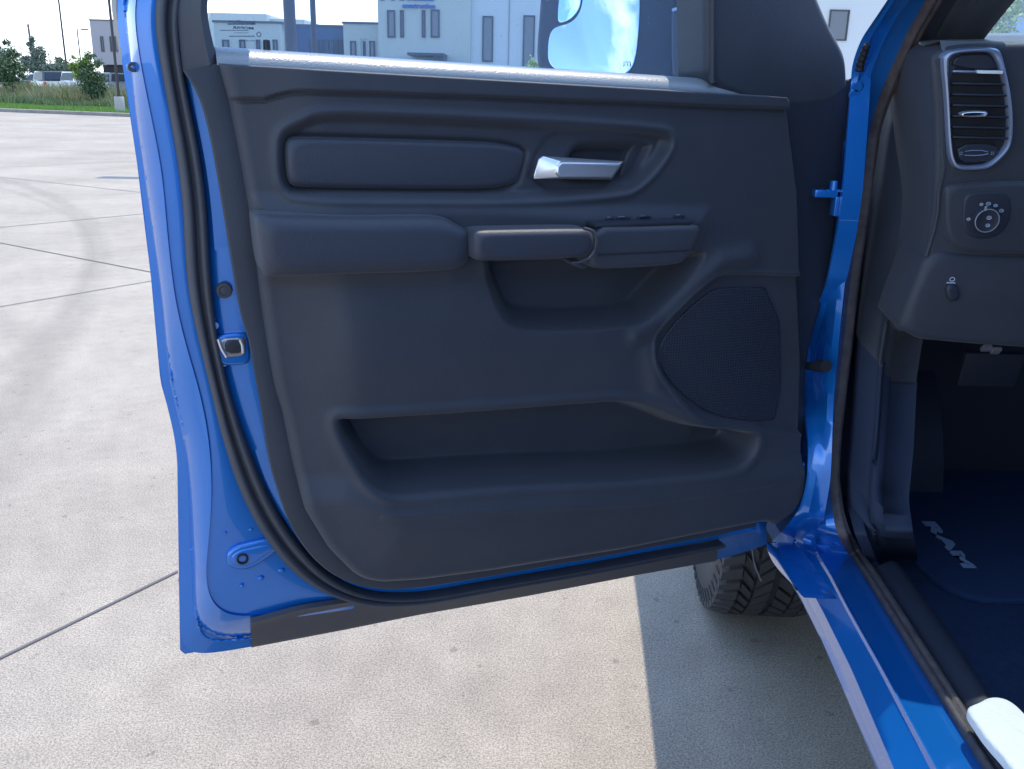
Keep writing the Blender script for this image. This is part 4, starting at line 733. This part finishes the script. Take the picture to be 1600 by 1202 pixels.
# dash top pad, sloping to the windscreen
P0 = DASH.to(np.linspace(q0[0] + .004, 1.75, 30), np.full(30, q1[1] - .004), np.full(30, -.004)); rows = [P0 - [0, 0, .01], P0 + [0, .012, .004]] + [P0 + [0, .012 + t * .75, .004 - .05 * t - .10 * t * t] for t in (.3, .6, 1)]
MB().grid(np.array(rows)).build('dash_top', mat('dash_top_vinyl', (.13, .155, .19), .5, bump=(300, .6, .002)), dash)
# vent: frame ring, cup, louvres, tab, wheel
OUT = [(1471, 92), (1476, 84), (1486, 79), (1512, 76), (1545, 75), (1558, 76), (1566, 82), (1574, 118), (1581, 150), (1584, 190), (1583, 225), (1574, 242), (1550, 264), (1530, 267), (1500, 267), (1488, 258), (1482, 230), (1478, 150)]
INN = [(1483, 100), (1486, 90), (1497, 84), (1520, 82), (1545, 82), (1553, 86), (1560, 98), (1568, 122), (1574, 155), (1577, 190), (1576, 222), (1569, 236), (1547, 257), (1530, 260), (1503, 260), (1494, 253), (1489, 230), (1485, 150)]
def ring(fr, o_, i_, d0, d1, name, m, par, n=160):
    A = closed_resample(chaikin([fr.un(x, y, d1) for x, y in o_], 2), n); B = closed_resample(chaikin([fr.un(x, y, d1) for x, y in i_], 2), n)
    if area(A) * area(B) < 0: B = B[::-1]
    k = int(np.argmin(np.linalg.norm(B - A[0], axis=1))); B = np.roll(B, -k, 0)
    t = lambda P, d: fr.to(P[:, 0], P[:, 1], np.full(n, d)); mid_ = lambda s: A * (1 - s) + B * s
    return MB().grid(np.array([t(A, d0), t(A, d1 - .004), t(mid_(.2), d1), t(mid_(.55), d1 + .001), t(mid_(.9), d1 - .002), t(B, d1 - .007), t(B, d0)]), True).build(name, m, par)
vent = ring(DASH, OUT, INN, -.01, .012, 'air_vent', satin, dash)
slab(DASH, [(1483, 84), (1560, 82), (1578, 150), (1578, 225), (1548, 260), (1500, 262), (1489, 240)], -.005, .001, .001, 1, 80).build('vent_back', hole, vent)
slab(DASH, [(1488, 105), (1490, 92), (1500, 87), (1520, 85), (1545, 86), (1552, 92), (1559, 112)], .0, .004, .002, 1, 60).build('vent_scoop', plast_d, vent)
for y in (114, 133, 150, 167, 184, 201, 217):
    a = DASH.un(1486.5, y, .006); b = DASH.un(1568 if y == 114 else 1574, y, .006); c = (a + b) / 2
    MB().box(DASH.to(c[0], c[1], .003), [(b[0] - a[0]) / 2, .0075, .0012], [DASH.e1, unit(DASH.n + DASH.e2 * .25), unit(DASH.e2 - DASH.n * .25)], .0005).build('vent_louvre', satin if y == 114 else plast_d, vent)
a = DASH.un(1526, 114, .01); b = DASH.un(1564, 114, .01); c = (a + b) / 2
MB().box(DASH.to(c[0], c[1] + .001, .010), [(b[0] - a[0]) / 2, .006, .0020], [DASH.e1, DASH.n, DASH.e2], .0008).build('louvre_lit_end', mat('lit_louvre_pale', (.8, .84, .86), .35), vent)  # near-white box: the lit right end of the top louvre, put into colour
ring(DASH, [(1502, 175), (1542, 174), (1545, 178), (1541, 184), (1502, 184)], [(1507, 178), (1536, 177.5), (1538, 179), (1536, 181.5), (1507, 181.5)], .006, .018, 'vent_tab', chrome, vent, 60)
slab(DASH, [(1495, 226), (1560, 225), (1560, 248), (1540, 254), (1500, 256)], .0, .007, .002, 1, 60).build('vent_wheel_panel', plast_d, vent)
MB().tube([DASH.to(*DASH.un(x, y, .009), .009) for x, y in ((1508, 237), (1520, 235.5), (1534, 235.5), (1544, 238))], .0007, 6).build('wheel_mark', satin, vent)
MB().tube([DASH.to(*DASH.un(x, y, .009), .009) for x, y in ((1507, 243), (1520, 243.5), (1534, 243), (1544, 241))], .0009, 6).build('wheel_mark', satin, vent)
for cx in (1502, 1551):
    m = MB()
    for i in range(2):
        for j in range(2): q = DASH.un(cx - 1.5 + 3 * i, 238.5 + 3 * j, .0085); m.box(DASH.to(q[0], q[1], .0082), [.0009, .0009, .0004], [DASH.e1, DASH.e2, DASH.n])
    m.build('vent_icon', satin, vent)
# outer line round the vent and the side ridge of the dash
MB().tube([DASH.to(*DASH.un(x, y, -.0005), -.0005) for x, y in ((1464, 92), (1468, 110), (1471, 150), (1473, 200), (1474, 240), (1475, 262), (1472, 280), (1467, 300), (1466, 330), (1460, 360), (1448, 400))], .0035, 8).build('dash_bead', plastic, dash)
# headlamp switch panel
slab(DASH, [(1477, 296), (1484, 290), (1560, 286), (1680, 286), (1680, 400), (1560, 398), (1508, 394), (1486, 380), (1478, 355)], .0, .012, .007, 2, 140).build('switch_surround', plastic, dash)
sw = slab(DASH, [(1506, 312), (1516, 302), (1560, 300), (1580, 306), (1582, 335), (1572, 362), (1550, 374), (1520, 374), (1504, 356)], .010, .0145, .003, 2, 100).build('headlight_switch', plast_d, dash)
q = DASH.un(1544, 346, .03); kn_ = DASH.to(q[0], q[1], .0145); ax = [DASH.e1, DASH.e2, DASH.n]
MB().grid(lathe(kn_, [(.0185, 0), (.0180, .010), (.0165, .013), (.0150, .0125), (0, .0125)], 32, ax), True).build('switch_knob', plast_d, sw)
MB().grid(lathe(kn_ + DASH.n * .0132, [(.0170, 0), (.0172, .0008), (.0160, .0010), (.0158, 0)], 40, ax), True).build('knob_ring', chrome, sw)
MB().box(kn_ + DASH.n * .0135 + DASH.e2 * .0175 - DASH.e1 * .006, [.0016, .0035, .0008], ax, .0005).build('knob_pointer', chrome, sw)
for x, y, r in ((1534, 320, .0022), (1545, 319, .0030), (1556, 322, .0026), (1565, 330, .0030), (1514, 343, .0024), (1546, 341, .0032), (1544, 353, .0028)):
    q = DASH.un(x, y, .016); dd_ = .0282 if (x, y) in ((1546, 341), (1544, 353)) else .0150
    q = DASH.un(x, y, dd_); th = np.linspace(0, 2 * PI, 13); m = MB(); m.tube(DASH.to(q[0] + r * np.cos(th), q[1] + r * .75 * np.sin(th), np.full(13, dd_)), .00045, 5, False); m.box(DASH.to(q[0], q[1], dd_), [r * .5, .0004, .0003], ax); m.build('switch_icon', white_ink, sw)
# lower dash and brake release
lowd = slab(DASH, [(1455, 385), (1500, 398), (1800, 404), (1800, 560), (1560, 545), (1400, 530), (1420, 470)], -.10, .006, .015, 1, 120).build('lower_dash', plastic, dash)
q = DASH.un(1489, 437, .0085); m = MB(); th = np.linspace(0, 2 * PI, 13); m.tube(DASH.to(q[0] + .0036 * np.cos(th), q[1] + .003 * np.sin(th), np.full(13, .0085)), .0007, 5, False)
for i in range(6): m.box(DASH.to(q[0] - .006 + .0022 * i, q[1] - .0055, .0082), [.0008, .0010, .0004], ax)
m.build('brake_release_icon', white_ink, lowd)
slab(DASH, [(1478, 446), (1500, 446), (1504, 470), (1484, 474)], .0, .014, .005, 2, 60).build('brake_release', plast_d, lowd)
# pedals: chrome bits added to show two small glints in the footwell
for x, y in ((1541, 544), (1556, 548)):
    P = at_y(x, y, 1.62); MB().box(P, [.008, .008, .0035], [[1, 0, 0], unit([0, -.7, .7]), unit([0, .7, .7])], .002).build('pedal_glint', chrome, truck)
P = at_y(1550, 552, 1.66); m = MB(); m.box(P + [0, 0, -.03], [.055, .008, .035], [[1, 0, 0], unit([0, 1, .2]), unit([0, -.2, 1])], .006); m.tube([P + [0, .01, -.02], P + [0, .12, .15]], .01, 8); m.build('brake_pedal', plast_d, truck)
# ------------------------------------------------------------------ cab floor, walls, seat
def quad(name, P, m, par=None, sm=False): return mesh(name, P, [tuple(range(len(P)))], m, par or truck, sm)
FZ = CAMZ - .86
m = MB(); m.box([1.46, 0.85, FZ - .02], [.90, 1.7, .02]); m.box([1.52, 2.18, FZ + .36], [.84, .02, .37]); m.box([2.40, .2, CAMZ - .45], [.02, 2.0, .45]); m.box([1.46, -1.8, CAMZ - .2], [.95, .02, .7])
m.build('cab_floor', carpet, truck, False)
mat_p = [(1382, 700), (1386, 770), (1390, 820), (1420, 870), (1470, 912), (1520, 935), (1580, 938), (1700, 930), (1760, 700), (1600, 640), (1440, 640)]
FL = Frame([0, 0, FZ], [1, 0, 0], [0, 1, 0], [0, 0, 1])
# kick panel below the dash
m = MB(); m.box([.64, 1.96, CAMZ - .60], [.012, .24, .27]); m.build('kick_panel', carpet, truck, False)
# seat: cushion, side bolster, backrest behind the camera's view
seat = slab(FL, [(.96, .72), (.98, .76), (1.45, .76), (1.47, .70), (1.47, .1), (.94, .1), (.94, .66)], .22, .42, .05, 2, 120, True, 8)
seat = seat.build('driver_seat', mat('seat_cloth', (.09, .095, .125), .9, bump=(400, .6, .002)), truck)
slab(FL, [(1.0, .6), (1.42, .6), (1.42, .1), (1.0, .1)], .0, .20, .01, 1, 60, True).build('seat_base', plast_d, seat)
m = MB(); m.box([1.2, .02, FZ + .75], [.25, .09, .38], [[1, 0, 0], unit([0, 1, .2]), unit([0, -.2, 1])], .05); m.build('backrest', MAT['seat_cloth'], seat)
FS = Frame([0, 0, CAMZ - .745], [1, 0, 0], [0, 1, 0], [0, 0, 1])
slab(FS, [(1512, 1108), (1514, 1100), (1530, 1097), (1542, 1087), (1568, 1087), (1586, 1097), (1606, 1118), (1680, 1200), (1700, 1330), (1650, 1290), (1578, 1192), (1542, 1152), (1524, 1126)], -.014, .0, .005, 1, 120).build('sun_patch_slab', mat('sun_patch_pale', (.72, .73, .72), .6, bump=(90, .5, .004)), truck)  # pale slab added to stand in for a patch of sunlight
# ------------------------------------------------------------------ body shell round the cab
roofm = MB().box([1.46, -.55, CAMZ + .50], [.78, 1.62, .03], None, .02); roof = roofm.build('roof', paint, truck)
m = MB(); m.box([2.40, -.5, CAMZ + .22], [.03, 1.5, .27]); m.build('far_side_upper', paint, truck)
wsh = [[.66, 1.62, CAMZ + .05], [2.30, 1.62, CAMZ + .05], [2.15, 1.02, CAMZ + .475], [.80, 1.02, CAMZ + .475]]
wsh = [[.60, 1.66, CAMZ + .00], [2.35, 1.66, CAMZ + .00], [2.15, 1.00, CAMZ + .485], [.74, 1.00, CAMZ + .485]]
V = np.array(wsh); nn = unit(np.cross(V[1] - V[0], V[3] - V[0])); V2 = V + nn * .005
mesh('windscreen', np.vstack([V, V2]), [(0, 1, 2, 3), (7, 6, 5, 4), (0, 4, 5, 1), (1, 5, 6, 2), (2, 6, 7, 3), (3, 7, 4, 0)], wind, truck, False)
# A pillar upper run to the roof, far pillar
MB().tube([SIDE.to(*SIDE.un(1450, -40, -.05), -.05), [.66, 1.12, CAMZ + .34], [.70, .98, CAMZ + .46], [.70, .8, CAMZ + .49]], [.035, .04, .04, .04], 12).build('upper_pillar', paint, truck)
MB().tube([[2.36, 1.68, CAMZ + 0], [2.17, 1.0, CAMZ + .48]], .04, 10).build('far_pillar', paint, truck)
m = MB(); m.box([.70, -1.0, CAMZ + .44], [.03, 1.75, .06], None, .01); m.box([.56, -1.6, CAMZ - .4], [.05, .45, .43], None, .02); m.box([.56, -.06, CAMZ - .2], [.05, .08, .62], None, .02); m.build('cab_side', paint, truck)
slab(SIDE, [(-3.0, -.05), (-1.75, -.05), (-1.75, -.86), (-3.0, -.86)], -.12, .0, .02, 0, 80, True).build('rear_door', paint, truck)
# bonnet, wing, front, underbody
slab(SIDE, [(.06, -.15), (.06, -.80), (.42, -.80), (.50, -.62), (.70, -.44), (.98, -.38), (1.26, -.44), (1.46, -.62), (1.52, -.84), (2.0, -.80), (2.05, -.40), (1.9, -.30), (1.0, -.24), (.6, -.195), (.3, -.15)], -.10, -.008, .015, 0, 240, True).build('front_wing', paint, truck)
m = MB(); m.box([1.5, 2.72, CAMZ - .25], [.84, .98, .06], None, .04); m.build('bonnet', paint, truck)
m = MB(); m.box([1.5, 3.66, CAMZ - .55], [.95, .05, .33], None, .03); m.build('front_end', paint, truck)
m = MB(); m.box([1.5, 1.0, CAMZ - .98], [.80, 2.6, .10]); m.box([2.45, 2.0, CAMZ - .6], [.03, 1.6, .3]); m.box([1.3, 2.10, CAMZ - .72], [.50, .03, .26]); m.build('underbody', plast_d, truck, False)
MB().box([.645, 1.745, CAMZ - .10], [.088, .03, .13], None, .01).build('light_gap_filler', plast_d, truck)  # dark filler box added to block light leaking between door and pillar
# wheel-house liner and rocker sliver in front of the sill
m = MB(); th = np.linspace(-.1, PI + .1, 24); cy, cz = 2.42, CAMZ - .96; G = []
for xx in (.60, .98): G.append(np.stack([np.full(24, xx), cy + .50 * np.cos(th), cz + .50 * np.sin(th)], 1))
m.grid(np.array(G)); m.build('wheel_liner', plast_d, truck)
q = [(1193, 845), (1200, 850), (1212, 868), (1236, 905), (1256, 938), (1246, 925), (1222, 900), (1203, 876)]
slab(SIDE, q, -.02, .035, .004, 1, 80).build('wing_lower_edge', paint, truck)
P = [SIDE.to(*SIDE.un(x, y, .03), .03) for x, y in ((1176, 858), (1178, 875), (1182, 890), (1190, 908))]
MB().tube(resample([p_ + np.array([0, .35, 0]) * 0 for p_ in P], 20), .0022, 8).build('liner_edge', rubber_b, truck)
# hinges and check strap
def brk(pts, y, m, r=.004, name='door_hinge'):
    return MB().tube(resample([at_y(a, b, y) for a, b in pts], 16, 1), r, 8)
for P4, nm_ in (([(1262, 296), (1300, 299), (1306, 305), (1305, 330)], 0), ([(1222, 718), (1243, 722), (1250, 730), (1247, 748)], 1)):
    c = at_y(P4[1][0] - 8, P4[1][1] + 3, 1.49); m = MB(); m.box(c, [.022, .012, .006], [[1, 0, 0], [0, 1, 0], [0, 0, 1]], .002); c2 = at_y(P4[2][0] - 1, P4[2][1] + 12, 1.49); m.box(c2, [.004, .012, .020], None, .002)
    hg = m.build('door_hinge', paint, truck); c3 = at_y(P4[2][0] - 4, P4[2][1] - 10, 1.485); MB().tube([c3 + [0, 0, -.012], c3 + [0, 0, .012]], .006, 10).build('hinge_pin', paint, hg)
for x, y in ((1340, 136), (1336, 148)):
    c = at_y(x, y, 1.50); MB().grid(lathe(c, [(.010, 0), (.010, .003), (.007, .006), (0, .006)], 20, [[1, 0, 0], [0, 0, 1], [-.3, -.95, 0]]), True).build('wing_bolt', paint, truck)
st = MB(); a = at_y(1244, 572, 1.56); b = at_y(1272, 572, 1.50); c = at_y(1291, 572, 1.46); st.tube([a, b], [.007, .0075], 10); st.tube([b, (b + c) / 2, c], [.0085, .011, .010], 12); st.build('check_strap', hole, truck)
# seal blob at the top of the pillar
MB().tube(resample([SIDE.to(*SIDE.un(x, y, .001), .001) for x, y in ((1355, 70), (1349, 86), (1344, 102), (1343, 112))], 16, 1), [.004 + .002 * math.sin(i) ** 2 + i * .0001 for i in range(16)], 8).build('pillar_gasket', hole, truck)
# ------------------------------------------------------------------ front wheel
WC = np.array([.70, 2.45, .415]); R0 = .415; HW = .142
st_ = math.radians(4); wx_ = unit([math.cos(st_), -math.sin(st_) * 1.0, 0]); wy_ = unit([math.sin(st_), math.cos(st_), 0]); wz_ = np.array([0, 0, 1.])
def wp(a, rr, x): rr = np.asarray(rr)[..., None]; return WC + rr * np.cos(a)[..., None] * wy_ + rr * np.sin(a)[..., None] * wz_ + np.asarray(x)[..., None] * wx_
K = 96; th = np.arange(K) * 2 * PI / K; prof = [(.235, .09), (.25, .115), (.30, .138), (.35, .140), (.385, .132), (.402, .120), (.404, 0), (.402, -.120), (.385, -.132), (.35, -.140), (.30, -.138), (.25, -.115), (.235, -.09)]
m = MB().grid(np.array([wp(th, np.full(K, r), x) for r, x in prof]), True)
fw = m.build('front_wheel', tyrem, truck)
m = MB()
def block(a, x, la, lx, r0, r1, sk=0):
    c = [(-1, -1), (1, -1), (1, 1), (-1, 1)]; V = []
    for r in (r0, r1):
        for ca, cx in c: V.append(wp(np.array(a + ca * la / R0 + sk * cx), np.array(r - (.0 if abs(x + cx * lx) < .11 else .012)), np.array(x + cx * lx) * 1.0))
    m.add(np.array(V), [(0, 1, 2, 3), (4, 7, 6, 5), (0, 4, 5, 1), (1, 5, 6, 2), (2, 6, 7, 3), (3, 7, 4, 0)])
NB = 52
for k in range(NB):
    a = k * 2 * PI / NB
    for sgn in (-1, 1):
        block(a + (.03 if sgn > 0 else 0), sgn * .112, .017 if k % 2 else .013, .024, .398, R0, sk=.035 * sgn); block(a + .02, sgn * .070, .016, .014, .398, R0, sk=-.05 * sgn); block(a + .06 * (sgn > 0), sgn * .028, .018, .020, .398, R0, sk=.05 * sgn)
        for xx, rr, dr in ((.137, .372, .022),): 
            if k % 1 == 0:
                V = [];
                for off in (0, .006):
                    for ca, r in ((-.010, rr - dr), (.010, rr - dr), (.012, rr + dr - .008), (-.012, rr + dr - .008)): V.append(wp(np.array(a + ca / .38), np.array(r), np.array(sgn * (xx + off - (.008 if r > rr else 0)))))
                m.add(np.array(V), [(0, 1, 2, 3), (4, 7, 6, 5), (0, 4, 5, 1), (1, 5, 6, 2), (2, 6, 7, 3), (3, 7, 4, 0)])
m.build('tread', tyrem, fw, False)
m = MB().grid(np.array([wp(th, np.full(K, r), x) for r, x in ((.240, -.118), (.246, -.124), (.236, -.120), (.225, -.09), (.215, -.02), (.10, -.03), (.06, -.05), (.0, -.05))]), True); m.build('rim', rimm, fw)
ORG['o'] = np.zeros(3)
# ------------------------------------------------------------------ floor mat (lies loose on the cab floor)
P = np.array([at_z(x, y, FZ + .012)[:2] for x, y in mat_p]); mo = np.array([P[:, 0].mean(), P[:, 1].mean(), FZ])
fmt = tag(empty('floor_mat', mo), 'black carpet floor mat with silver lettering lying in the dark footwell', 'floor mat'); ORG['o'] = mo
slab(FL, [tuple(q) for q in P], .001, .012, .005, 2, 160, True).build('mat_pad', mat('mat_carpet', (.036, .064, .14), .95, bump=(600, .9, .004), spec=.1), fmt)
me, V = text('mat_lettering', 'RAM', 1, None, silver, fmt, 0.0, .06)
u_ = (V[:, 0] - V[:, 0].min()) / np.ptp(V[:, 0]); v_ = V[:, 1] / .73
px = 1441 + 66 * u_ + 19.5 * v_; py = 814.5 + 73 * u_ + .5 * v_
Q = np.array([at_z(a, b, FZ + .0135) for a, b in zip(px, py)]) - mo; me.vertices.foreach_set('co', Q.ravel()); me.update(); link('mat_lettering', me, silver, fmt, False)
ORG['o'] = np.zeros(3)
